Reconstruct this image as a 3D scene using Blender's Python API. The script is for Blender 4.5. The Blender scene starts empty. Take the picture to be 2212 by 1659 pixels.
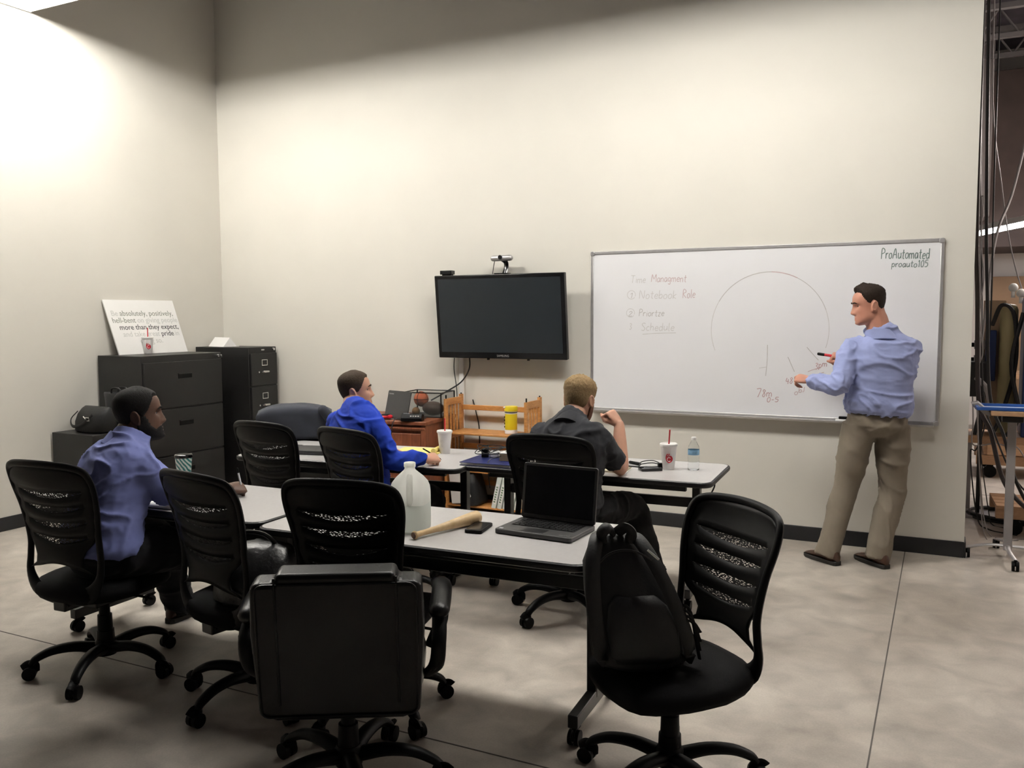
import bpy, bmesh, math, random
from mathutils import Vector, Matrix, noise
random.seed(7)
R = math.radians
sc = bpy.context.scene
COL = sc.collection

# ------------------------------------------------------------------ camera
FPX, CW, CH = 1873.8, 2212, 1659
YAW, PITCH, ROLL, CAMH = 0.463677, 0.0796062, -0.00504788, 1.6037
D = 6.3167          # back wall plane  y = D
XL = -6.297         # left wall plane  x = XL
XR = 0.149          # free end of the back wall
_f = Vector((-math.sin(YAW)*math.cos(PITCH), math.cos(YAW)*math.cos(PITCH), -math.sin(PITCH)))
_r0 = Vector((math.cos(YAW), math.sin(YAW), 0)); _u0 = _r0.cross(_f)
_r = math.cos(ROLL)*_r0 + math.sin(ROLL)*_u0
_u = -math.sin(ROLL)*_r0 + math.cos(ROLL)*_u0
cam = bpy.data.cameras.new('camera'); camo = bpy.data.objects.new('camera', cam); COL.objects.link(camo)
cam.sensor_fit = 'HORIZONTAL'; cam.sensor_width = 36.0; cam.lens = 36.0*FPX/CW
cam.clip_start = 0.05; cam.clip_end = 100
camo.matrix_world = Matrix((( _r.x, _u.x, -_f.x, 0), (_r.y, _u.y, -_f.y, 0), (_r.z, _u.z, -_f.z, CAMH), (0, 0, 0, 1)))
sc.camera = camo
# ------------------------------------------------------------------ world, exposure
w = bpy.data.worlds.new('world'); sc.world = w; w.use_nodes = True
w.node_tree.nodes['Background'].inputs[0].default_value = (0.80, 0.78, 0.86, 1)
w.node_tree.nodes['Background'].inputs[1].default_value = 0.02
sc.view_settings.view_transform = 'Standard'
sc.view_settings.look = 'None'
sc.view_settings.exposure = 0.65
sc.view_settings.gamma = 1.0
sc.view_settings.use_curve_mapping = False
TUBE_POWER = 52.0     # emission of the fluorescent tubes

# ------------------------------------------------------------------ geometry helpers
def V(*a): return Vector(a)
def lerp(a, b, t): return a+(b-a)*t
class MB:
    def __init__(s): s.v = []; s.f = []
    def add(s, vs, fs, M=None):
        o = len(s.v)
        s.v += [tuple(M @ Vector(p)) if M else tuple(p) for p in vs]
        s.f += [tuple(i+o for i in f) for f in fs]
        return s
    def box(s, x0, x1, y0, y1, z0, z1, M=None):
        vs = [(x, y, z) for z in (z0, z1) for y in (y0, y1) for x in (x0, x1)]
        return s.add(vs, [(0, 2, 3, 1), (4, 5, 7, 6), (0, 1, 5, 4), (2, 6, 7, 3), (0, 4, 6, 2), (1, 3, 7, 5)], M)
    def cbox(s, c, d, M=None):
        return s.box(c[0]-d[0]/2, c[0]+d[0]/2, c[1]-d[1]/2, c[1]+d[1]/2, c[2]-d[2]/2, c[2]+d[2]/2, M)
    def rings(s, rs, closed=False, cap=True):
        n = len(rs[0]); o = len(s.v)
        for r in rs: s.v += [tuple(p) for p in r]
        m = len(rs)
        for i in range(m if closed else m-1):
            a = o+i*n; b = o+((i+1) % m)*n
            for k in range(n):
                k2 = (k+1) % n
                s.f.append((a+k, a+k2, b+k2, b+k))
        if cap and not closed:
            s.f.append(tuple(o+k for k in reversed(range(n))))
            s.f.append(tuple(o+(m-1)*n+k for k in range(n)))
        return s
    def tube(s, pts, r, n=8, closed=False, up=None, flat=1.0, round_ends=False):
        pts = [Vector(p) for p in pts]; m = len(pts)
        rad = list(r) if isinstance(r, (list, tuple)) else [r]*m
        up = Vector(up) if up else None
        tang = []
        for i in range(m):
            a = pts[(i-1) % m] if (closed or i > 0) else pts[0]
            b = pts[(i+1) % m] if (closed or i < m-1) else pts[-1]
            t = (b-a); tang.append(t.normalized() if t.length > 1e-9 else Vector((0, 0, 1)))
        if up is None:
            nn = tang[0].orthogonal().normalized()
        out = []
        for i in range(m):
            t = tang[i]
            if up is not None:
                nn = up-t*up.dot(t)
                if nn.length < 1e-5: nn = t.orthogonal()
            else:
                nn = nn-t*nn.dot(t)
                if nn.length < 1e-6: nn = t.orthogonal()
            nn = nn.normalized(); bb = t.cross(nn)
            ra = rad[i]
            if isinstance(ra, (tuple, list)): rb_, rn_ = ra
            else: rb_, rn_ = ra, ra*flat
            out.append((pts[i], t, bb*rb_, nn*rn_))
        rs = []
        def ring(c, b, nv): return [c+b*math.cos(2*math.pi*k/n)+nv*math.sin(2*math.pi*k/n) for k in range(n)]
        if round_ends and not closed:
            c, t, b, nv = out[0]; L = (b.length+nv.length)/2
            for q in (80, 55, 28): rs.append(ring(c-t*L*math.sin(R(q)), b*math.cos(R(q)), nv*math.cos(R(q))))
        for c, t, b, nv in out: rs.append(ring(c, b, nv))
        if round_ends and not closed:
            c, t, b, nv = out[-1]; L = (b.length+nv.length)/2
            for q in (28, 55, 80): rs.append(ring(c+t*L*math.sin(R(q)), b*math.cos(R(q)), nv*math.cos(R(q))))
        return s.rings(rs, closed)
    def cyl(s, p0, p1, r0, r1=None, n=16):
        return s.tube([p0, p1], [r0, r0 if r1 is None else r1], n)
    def lathe(s, prof, n=24, M=None, cap=True):
        rs = []
        for (r, z) in prof:
            r = max(r, 1e-5)
            ring = [Vector((r*math.cos(2*math.pi*k/n), r*math.sin(2*math.pi*k/n), z)) for k in range(n)]
            rs.append([M @ p for p in ring] if M else ring)
        return s.rings(rs, False, cap)
    def ell(s, c, r, M=None, nu=16, nv=10):
        rs = []
        for j in range(nv+1):
            a = -math.pi/2+math.pi*(j+0.02)/(nv+0.04)
            ring = [Vector((r[0]*math.cos(a)*math.cos(2*math.pi*k/nu), r[1]*math.cos(a)*math.sin(2*math.pi*k/nu), r[2]*math.sin(a))) for k in range(nu)]
            if M: ring = [M @ p for p in ring]
            rs.append([Vector(c)+p for p in ring])
        return s.rings(rs)
    def prism(s, poly, z0, z1, M=None):
        n = len(poly)
        vs = [(x, y, z0) for x, y in poly]+[(x, y, z1) for x, y in poly]
        fs = [tuple(reversed(range(n))), tuple(range(n, 2*n))]+[(k, (k+1) % n, n+(k+1) % n, n+k) for k in range(n)]
        return s.add(vs, fs, M)
    def sheet(s, grid, M=None):
        a = len(grid); b = len(grid[0])
        vs = [p for row in grid for p in row]
        return s.add(vs, [(i*b+j, i*b+j+1, (i+1)*b+j+1, (i+1)*b+j) for i in range(a-1) for j in range(b-1)], M)
    def mesh(s, name):
        me = bpy.data.meshes.new(name); me.from_pydata(s.v, [], s.f)
        bm = bmesh.new(); bm.from_mesh(me)
        bmesh.ops.recalc_face_normals(bm, faces=bm.faces); bm.to_mesh(me); bm.free()
        return me
    def build(s, name, mat, parent=None, bevel=0, seg=2, smooth=40, loc=None, rz=0, solid=0):
        me = s.mesh(name)
        return link(name, me, mat, parent, bevel, seg, smooth, loc, rz, solid)
def link(name, me, mat, parent=None, bevel=0, seg=2, smooth=40, loc=None, rz=0, solid=0):
    o = bpy.data.objects.new(name, me); COL.objects.link(o)
    if mat: me.materials.append(mat)
    if smooth:
        me.shade_smooth()
        if smooth < 170: me.set_sharp_from_angle(angle=R(smooth))
    if solid:
        m = o.modifiers.new('solid', 'SOLIDIFY'); m.thickness = solid; m.offset = 0
    if bevel:
        m = o.modifiers.new('bevel', 'BEVEL'); m.width = bevel; m.segments = seg; m.limit_method = 'ANGLE'; m.angle_limit = R(38)
        m.harden_normals = False
    if loc is not None: o.location = loc
    o.rotation_euler = (0, 0, rz)
    if parent: o.parent = parent
    return o
def tag(o, label, cat=None, group=None, kind=None):
    if label: o['label'] = label
    if cat: o['category'] = cat
    if group: o['group'] = group
    if kind: o['kind'] = kind
    return o
def thing(name, label, cat, loc=(0, 0, 0), rz=0, group=None):
    o = bpy.data.objects.new(name, None); COL.objects.link(o)
    o.location = loc; o.rotation_euler = (0, 0, rz); o.empty_display_size = 0.1
    return tag(o, label, cat, group)
def struct(name, mb, mat, bevel=0, label=None):
    o = mb.build(name, mat, bevel=bevel); o['kind'] = 'structure'
    if label: o['label'] = label
    return o
def copy_tree(o, parent=None):
    c = o.copy(); COL.objects.link(c); c.parent = parent
    for ch in list(o.children): copy_tree(ch, c)
    return c
def crom(pts, k=6, closed=False):
    pts = [Vector(p) for p in pts]; n = len(pts); out = []
    for i in range(n if closed else n-1):
        p0 = pts[(i-1) % n] if (closed or i > 0) else pts[0]*2-pts[1]
        p1 = pts[i]; p2 = pts[(i+1) % n]
        p3 = pts[(i+2) % n] if (closed or i < n-2) else pts[-1]*2-pts[-2]
        for j in range(k):
            t = j/k
            out.append(0.5*((2*p1)+(p2-p0)*t+(2*p0-5*p1+4*p2-p3)*t*t+(3*p1-p0-3*p2+p3)*t**3))
    if not closed: out.append(pts[-1])
    return out
def interp(tab, x):
    if x <= tab[0][0]: return tab[0][1]
    for (a, b), (c, d) in zip(tab, tab[1:]):
        if x <= c: return b+(d-b)*(x-a)/(c-a)
    return tab[-1][1]
def rrect(x0, x1, y0, y1, r, k=5):
    p = []
    for cx, cy, a0 in ((x1-r, y1-r, 0), (x0+r, y1-r, 90), (x0+r, y0+r, 180), (x1-r, y0+r, 270)):
        for i in range(k+1):
            a = R(a0+90*i/k); p.append((cx+r*math.cos(a), cy+r*math.sin(a)))
    return p
def rotz(a): return Matrix.Rotation(a, 4, 'Z')
def frame(o, x, y, z): 
    M = Matrix.Identity(4)
    for i in range(3): M[i][0] = x[i]; M[i][1] = y[i]; M[i][2] = z[i]; M[i][3] = o[i]
    return M
def text_mesh(name, body, size, mat, parent, M, extrude=0.0006, align='LEFT', offset=0.0):
    cu = bpy.data.curves.new(name, 'FONT'); cu.body = body; cu.size = size; cu.extrude = extrude; cu.align_x = align; cu.offset = offset
    cu.resolution_u = 3
    t = bpy.data.objects.new(name, cu); COL.objects.link(t)
    bpy.context.view_layer.update()
    dg = bpy.context.evaluated_depsgraph_get()
    me = bpy.data.meshes.new_from_object(t.evaluated_get(dg)); me.transform(M)
    bpy.data.objects.remove(t); bpy.data.curves.remove(cu)
    me.name = name; me.materials.clear()
    return link(name, me, mat, parent, smooth=0)

# ------------------------------------------------------------------ materials
def mat(name, col, rough=0.5, metal=0.0, bump=0.0, bscale=150.0, var=0.0, vscale=4.0, spec=0.5, coat=0.0, trans=0.0, alpha=1.0, ior=1.45, sheen=0.0, stretch=None, emit=0.0, sss=0.0):
    m = bpy.data.materials.new(name); m.use_nodes = True
    nt = m.node_tree; b = nt.nodes['Principled BSDF']
    b.inputs['Base Color'].default_value = (*col, 1); b.inputs['Roughness'].default_value = rough
    b.inputs['Metallic'].default_value = metal; b.inputs['Specular IOR Level'].default_value = spec
    b.inputs['Coat Weight'].default_value = coat; b.inputs['Transmission Weight'].default_value = trans
    b.inputs['Alpha'].default_value = alpha; b.inputs['IOR'].default_value = ior
    b.inputs['Sheen Weight'].default_value = sheen
    if sss: b.inputs['Subsurface Weight'].default_value = sss; b.inputs['Subsurface Radius'].default_value = (0.02, 0.008, 0.004); b.inputs['Subsurface Scale'].default_value = 0.4
    if emit: b.inputs['Emission Color'].default_value = (*col, 1); b.inputs['Emission Strength'].default_value = emit
    tc = nt.nodes.new('ShaderNodeTexCoord'); src = tc.outputs['Object']
    if stretch:
        mp = nt.nodes.new('ShaderNodeMapping'); mp.inputs['Scale'].default_value = stretch
        nt.links.new(src, mp.inputs[0]); src = mp.outputs[0]
    n = nt.nodes.new('ShaderNodeTexNoise'); n.inputs['Scale'].default_value = vscale; n.inputs['Detail'].default_value = 4
    nt.links.new(src, n.inputs['Vector'])
    mx = nt.nodes.new('ShaderNodeMix'); mx.data_type = 'RGBA'; mx.blend_type = 'MULTIPLY'
    mx.inputs[6].default_value = (*col, 1)
    mr = nt.nodes.new('ShaderNodeMapRange'); mr.inputs[1].default_value = 0.3; mr.inputs[2].default_value = 0.7; mr.inputs[3].default_value = 1-var; mr.inputs[4].default_value = 1+var*0.3
    nt.links.new(n.outputs[0], mr.inputs[0]); mx.inputs[0].default_value = 1.0
    nt.links.new(mr.outputs[0], mx.inputs[7]); nt.links.new(mx.outputs[2], b.inputs['Base Color'])
    if bump:
        n2 = nt.nodes.new('ShaderNodeTexNoise'); n2.inputs['Scale'].default_value = bscale; n2.inputs['Detail'].default_value = 3
        nt.links.new(src, n2.inputs['Vector'])
        bp = nt.nodes.new('ShaderNodeBump'); bp.inputs['Strength'].default_value = bump; bp.inputs['Distance'].default_value = 0.004
        nt.links.new(n2.outputs[0], bp.inputs['Height']); nt.links.new(bp.outputs[0], b.inputs['Normal'])
    return m
def wood(name, c1, c2, rough=0.45, scale=(3, 3, 30)):
    m = mat(name, c1, rough); nt = m.node_tree; b = nt.nodes['Principled BSDF']
    tc = nt.nodes.new('ShaderNodeTexCoord'); mp = nt.nodes.new('ShaderNodeMapping'); mp.inputs['Scale'].default_value = scale
    n = nt.nodes.new('ShaderNodeTexNoise'); n.inputs['Scale'].default_value = 3; n.inputs['Detail'].default_value = 6; n.inputs['Distortion'].default_value = 1.2
    cr = nt.nodes.new('ShaderNodeValToRGB'); cr.color_ramp.elements[0].color = (*c1, 1); cr.color_ramp.elements[1].color = (*c2, 1)
    cr.color_ramp.elements[0].position = 0.35; cr.color_ramp.elements[1].position = 0.65
    nt.links.new(tc.outputs['Object'], mp.inputs[0]); nt.links.new(mp.outputs[0], n.inputs['Vector']); nt.links.new(n.outputs[0], cr.inputs[0])
    nt.links.new(cr.outputs[0], b.inputs['Base Color'])
    return m
def concrete(name):
    m = mat(name, (0.40, 0.37, 0.32), 0.42, bump=0.06, bscale=60); nt = m.node_tree; b = nt.nodes['Principled BSDF']
    tc = nt.nodes.new('ShaderNodeTexCoord')
    def nz(s, d, dist=0.0):
        n = nt.nodes.new('ShaderNodeTexNoise'); n.inputs['Scale'].default_value = s; n.inputs['Detail'].default_value = d; n.inputs['Distortion'].default_value = dist
        nt.links.new(tc.outputs['Object'], n.inputs['Vector']); return n
    a = nz(1.1, 6, 0.8); c = nz(5.5, 8, 0.5); e = nz(120, 2)
    cr = nt.nodes.new('ShaderNodeValToRGB'); cr.color_ramp.elements[0].position = 0.30; cr.color_ramp.elements[1].position = 0.72
    cr.color_ramp.elements[0].color = (0.315, 0.280, 0.240, 1); cr.color_ramp.elements[1].color = (0.53, 0.485, 0.43, 1)
    nt.links.new(a.outputs[0], cr.inputs[0])
    m1 = nt.nodes.new('ShaderNodeMix'); m1.data_type = 'RGBA'; m1.blend_type = 'OVERLAY'; m1.inputs[0].default_value = 0.55
    nt.links.new(cr.outputs[0], m1.inputs[6]); nt.links.new(c.outputs[0], m1.inputs[7])
    m2 = nt.nodes.new('ShaderNodeMix'); m2.data_type = 'RGBA'; m2.blend_type = 'OVERLAY'; m2.inputs[0].default_value = 0.15
    nt.links.new(m1.outputs[2], m2.inputs[6]); nt.links.new(e.outputs[0], m2.inputs[7])
    nt.links.new(m2.outputs[2], b.inputs['Base Color'])
    rr = nt.nodes.new('ShaderNodeMapRange'); rr.inputs[3].default_value = 0.3; rr.inputs[4].default_value = 0.55
    nt.links.new(c.outputs[0], rr.inputs[0]); nt.links.new(rr.outputs[0], b.inputs['Roughness'])
    return m
def netting(name):
    m = mat(name, (0.012, 0.012, 0.013), 0.7); nt = m.node_tree; b = nt.nodes['Principled BSDF']
    tc = nt.nodes.new('ShaderNodeTexCoord'); mp = nt.nodes.new('ShaderNodeMapping'); mp.inputs['Scale'].default_value = (75, 75, 340)
    vo = nt.nodes.new('ShaderNodeTexVoronoi'); vo.inputs['Scale'].default_value = 1.0; vo.feature = 'F1'
    cr = nt.nodes.new('ShaderNodeMath'); cr.operation = 'GREATER_THAN'; cr.inputs[1].default_value = 0.33
    nt.links.new(tc.outputs['Object'], mp.inputs[0]); nt.links.new(mp.outputs[0], vo.inputs['Vector'])
    nt.links.new(vo.outputs['Distance'], cr.inputs[0]); nt.links.new(cr.outputs[0], b.inputs['Alpha'])
    return m
K = {}
K['wall'] = mat('wall_paint', (0.70, 0.675, 0.612), 0.75, bump=0.05, bscale=90, var=0.03, vscale=2)
K['base'] = mat('baseboard_vinyl', (0.012, 0.012, 0.014), 0.45, var=0.1)
K['floor'] = concrete('polished_concrete')
K['joint'] = mat('joint_line', (0.10, 0.09, 0.08), 0.8, var=0.2)
K['plastic'] = mat('black_plastic', (0.0022, 0.0022, 0.0026), 0.45, bump=0.08, bscale=500, var=0.1, spec=0.17)
K['fabric'] = mat('black_fabric', (0.0025, 0.0025, 0.003), 0.9, bump=0.3, bscale=700, var=0.15, spec=0.2)
K['net'] = netting('mesh_netting')
K['leather'] = mat('black_leather', (0.002, 0.002, 0.0024), 0.36, bump=0.12, bscale=260, var=0.1, spec=0.32)
K['steel'] = mat('black_steel', (0.006, 0.006, 0.0065), 0.35, var=0.1)
K['laminate'] = mat('grey_laminate', (0.52, 0.505, 0.50), 0.32, bump=0.02, bscale=400, var=0.05, vscale=60)
K['edge'] = mat('black_edge', (0.010, 0.010, 0.011), 0.4, var=0.1)
K['chrome'] = mat('chrome', (0.75, 0.75, 0.76), 0.25, 1.0, var=0.05)
K['alu'] = mat('brushed_aluminium', (0.56, 0.55, 0.55), 0.42, 0.85, var=0.08, vscale=30)
K['white'] = mat('white_plastic', (0.80, 0.79, 0.77), 0.5, var=0.03)
K['paper'] = mat('white_paper', (0.86, 0.85, 0.83), 0.8, var=0.02)
K['foam'] = mat('foam_cup', (0.86, 0.84, 0.83), 0.6, bump=0.08, bscale=500, var=0.02)
K['red'] = mat('red_plastic', (0.55, 0.015, 0.03), 0.4, var=0.1)
K['oak'] = wood('honey_wood', (0.44, 0.19, 0.055), (0.58, 0.28, 0.09), 0.4, (4, 4, 18))
K['cherry'] = wood('cherry_veneer', (0.16, 0.048, 0.022), (0.24, 0.08, 0.036), 0.4, (10, 10, 2.0))
K['file'] = mat('file_steel', (0.009, 0.0085, 0.0085), 0.45, bump=0.05, bscale=300, var=0.12)
K['screen'] = mat('screen_glass', (0.018, 0.022, 0.026), 0.16, var=0.05, spec=0.6)
K['gloss'] = mat('gloss_black', (0.006, 0.006, 0.007), 0.18, var=0.05)
K['board'] = mat('board_enamel', (0.83, 0.83, 0.85), 0.28, var=0.015, vscale=3)
K['cable'] = mat('cable_black', (0.010, 0.010, 0.011), 0.5, var=0.1)
# ================================================================== the setting
HC = 5.2
m = MB(); m.box(-6.6, 3.6, -4.5, 15, -0.1, 0)
floor = struct('floor', m, K['floor'])
for a in ((-0.205, -0.199, -4.5, 15), (XL, 3.6, 2.697, 2.703), (XL, 3.6, 8.6, 8.606), (-4.9, -4.894, -4.5, 2.69)):
    m = MB(); m.box(a[0], a[1], a[2], a[3], 0.0, 0.0012)
    o = m.build('joint', K['joint'], floor, smooth=0)
m = MB(); m.box(XL-0.15, XL, -4.5, D, 0, HC); struct('wall_left', m, K['wall'])
m = MB(); m.box(XL-0.15, XR, D, D+0.16, 0, HC); struct('wall_back', m, K['wall'])
m = MB(); m.box(XL, XL+0.012, -4.5, D, 0, 0.105); struct('baseboard_left', m, K['base'], 0.004)
m = MB(); m.box(XL+0.012, XR, D-0.012, D, 0, 0.105); m.box(XR, XR+0.010, D-0.012, D+0.16, 0, 0.105); struct('baseboard_back', m, K['base'], 0.004)
K['deck'] = mat('ceiling_deck', (0.17, 0.155, 0.19), 0.8, var=0.3)
K['farwall'] = mat('far_wall_paint', (0.84, 0.79, 0.745), 0.8, var=0.05)
K['fardark'] = mat('far_brown_panel', (0.085, 0.062, 0.055), 0.8, var=0.2)
m = MB(); m.box(-6.6, 3.6, -4.5, 15, HC, HC+0.1); struct('ceiling', m, K['deck'])
m = MB(); m.box(-6.6, 3.6, 14.0, 14.15, 0, HC); struct('wall_far', m, K['farwall'])
m = MB(); m.box(3.45, 3.6, -4.5, 14, 0, HC); struct('wall_right', m, K['farwall'])
# dark soffit above the far white wall, grey duct panel
m = MB(); m.box(-1.5, 3.44, 12.6, 13.98, 2.42, 4.6); struct('wall_far_soffit', m, K['fardark'], 0.01)
m = MB(); m.box(-0.2, 0.42, 12.0, 12.55, 2.75, HC)
o = tag(m.build('air_duct', mat('duct_grey', (0.19, 0.17, 0.165), 0.6, var=0.1), bevel=0.02), 'grey rectangular air duct hanging in front of the dark soffit', 'duct')
for i, (yy, zz) in enumerate(((8.6, 4.25), (9.6, 4.45), (10.8, 4.5), (12.0, 4.6))):
    g = thing('ceiling_joist', ['grey steel roof joist nearest the free end of the wall', 'second grey steel roof joist beyond the wall end', 'third steel roof joist, above the hanging duct', 'farthest steel roof joist in the dark warehouse roof'][i], 'joist', (0, yy, zz), 0, 'roof joists of the warehouse')
    m = MB(); m.box(-1.0, 3.4, -0.03, 0.03, 0.30, 0.36); m.build('top_chord', mat('joist_steel%d' % i, (0.16, 0.15, 0.15), 0.6), g)
    m = MB(); m.box(-1.0, 3.4, -0.03, 0.03, 0, 0.05); m.build('bottom_chord', g.children[0].data.materials[0], g)
    for q in range(11):
        x0 = -1.0+q*0.4
        m = MB(); m.cyl((x0, 0, 0.03), (x0+0.2, 0, 0.32), 0.012, n=6); m.cyl((x0+0.2, 0, 0.32), (x0+0.4, 0, 0.03), 0.012, n=6)
        m.build('web_bar', g.children[0].data.materials[0], g)
# ================================================================== luminaires
def tube_mat(name, s, c=(1.0, 0.97, 0.91)):
    m = bpy.data.materials.new(name); m.use_nodes = True; b = m.node_tree.nodes['Principled BSDF']
    b.inputs['Base Color'].default_value = (0.9, 0.9, 0.9, 1); b.inputs['Emission Color'].default_value = (*c, 1); b.inputs['Emission Strength'].default_value = s
    return m
K['tube'] = tube_mat('fluorescent_tube', TUBE_POWER)
K['tube_far'] = tube_mat('fluorescent_tube_far', 40.0, (0.93, 0.95, 1.0)); K['tube_fill'] = tube_mat('added_fill_tube', 190.0, (1.0, 0.90, 0.83))  # the second serves the unseen strip added to brighten the warehouse
K['hood'] = mat('white_enamel_hood', (0.85, 0.84, 0.82), 0.5, var=0.02)
def luminaire(x0, x1, label):
    g = thing('ceiling_light', label, 'light', ((x0+x1)/2, 4.14, 3.907), 0, 'suspended fluorescent lights'); L = (x1-x0)/2
    prof = [(-0.30, 0.0), (-0.17, 0.085), (0.17, 0.085), (0.30, 0.0)]
    t = 0.006
    m = MB()
    outer = [(-L, y, z+t) for y, z in prof]+[(L, y, z+t) for y, z in prof]
    m.sheet([[(x, y, z+t) for y, z in prof] for x in (-L, L)])
    m.build('reflector', K['hood'], g, smooth=0, solid=0.006)
    for x in (-L, L):
        m = MB(); m.prism([(y, z) for y, z in ((-0.30, 0.0), (-0.17, 0.09), (0.17, 0.09), (0.30, 0.0))], -0.004, 0.004, frame((x, 0, 0), (0, 1, 0), (0, 0, 1), (1, 0, 0)))
        m.build('end_plate', K['hood'], g, smooth=0)
    m = MB(); m.box(-L*0.9, L*0.9, -0.09, 0.09, 0.09, 0.15); m.build('ballast_box', K['hood'], g, bevel=0.005)
    for y in (-0.20, -0.07, 0.07, 0.20):
        m = MB(); m.cyl((-L+0.03, y, 0.036), (L-0.03, y, 0.036), 0.014, n=10); m.build('fluorescent_tube', K['tube'], g)
    for x in (-L*0.7, L*0.7):
        m = MB(); m.cyl((x, 0, 0.15), (x, 0, HC-3.907), 0.004, n=6); m.build('hanger', K['alu'], g)
luminaire(-6.28, -3.84, 'white hooded fluorescent light hanging beside the left wall')
luminaire(-2.55, -0.10, 'white hooded fluorescent light hanging above the whiteboard end of the tables')
g = thing('strip_light', 'bare glowing strip light far beyond the end of the wall', 'light', (0.55, 10.8, 2.50), R(-68.5))
m = MB(); m.box(-1.2, 1.6, -0.05, 0.05, 0.03, 0.09); m.build('channel', K['hood'], g)
m = MB(); m.cyl((-1.18, 0, 0.0), (1.58, 0, 0.0), 0.018, n=10); m.build('fluorescent_tube', K['tube_far'], g)
for x in (-1.0, 1.2):
    m = MB(); m.cyl((x, 0, 0.09), (x, 0, HC-2.50), 0.006, n=6); m.build('hanger', K['alu'], g)
# ================================================================== task chairs (face +Y locally)
def yb(w_): return interp([(0.40, -0.215), (0.46, -0.235), (0.55, -0.225), (0.65, -0.222), (0.80, -0.25), (1.0, -0.315)], w_)
def BP(u, w_, off=0.0): return Vector((u, yb(w_)+0.75*u*u+off, w_))
def make_star(g, a0, rleg=0.30):
    m = MB(); m.lathe([(0.030, 0.070), (0.046, 0.076), (0.048, 0.13), (0.040, 0.145)], 18); m.build('base_hub', K['plastic'], g)
    lm = MB()
    path = crom([(0, 0.03, 0.108), (0, 0.13, 0.124), (0, 0.22, 0.116), (0, 0.285, 0.088), (0, rleg+0.005, 0.066)], 4)
    lm.tube(path, [(lerp(0.031, 0.020, i/(len(path)-1)), lerp(0.026, 0.013, i/(len(path)-1))) for i in range(len(path))], 10, up=(0, 0, 1))
    leg_me = None
    cm = MB()
    for s in (-1, 1):
        cm.tube([(s*0.006, rleg+0.012, 0.029), (s*0.025, rleg+0.012, 0.029)], 0.029, 18)
    cm.tube(crom([(0, rleg-0.012, 0.030), (0, rleg-0.010, 0.060), (0, rleg+0.018, 0.066), (0, rleg+0.040, 0.050)], 4), [(0.020, 0.006)]*13, 8)
    cm.cyl((0, rleg, 0.05), (0, rleg, 0.08), 0.009, n=8)
    cas_me = None
    for k in range(5):
        if leg_me is None:
            l = lm.build('leg', K['plastic'], g); leg_me = l.data
            c = cm.build('caster', K['plastic'], l); cas_me = c.data
        else:
            l = bpy.data.objects.new('leg', leg_me); COL.objects.link(l); l.parent = g
            c = bpy.data.objects.new('caster', cas_me); COL.objects.link(c); c.parent = l
        l.rotation_euler = (0, 0, a0+k*2*math.pi/5)
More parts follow.
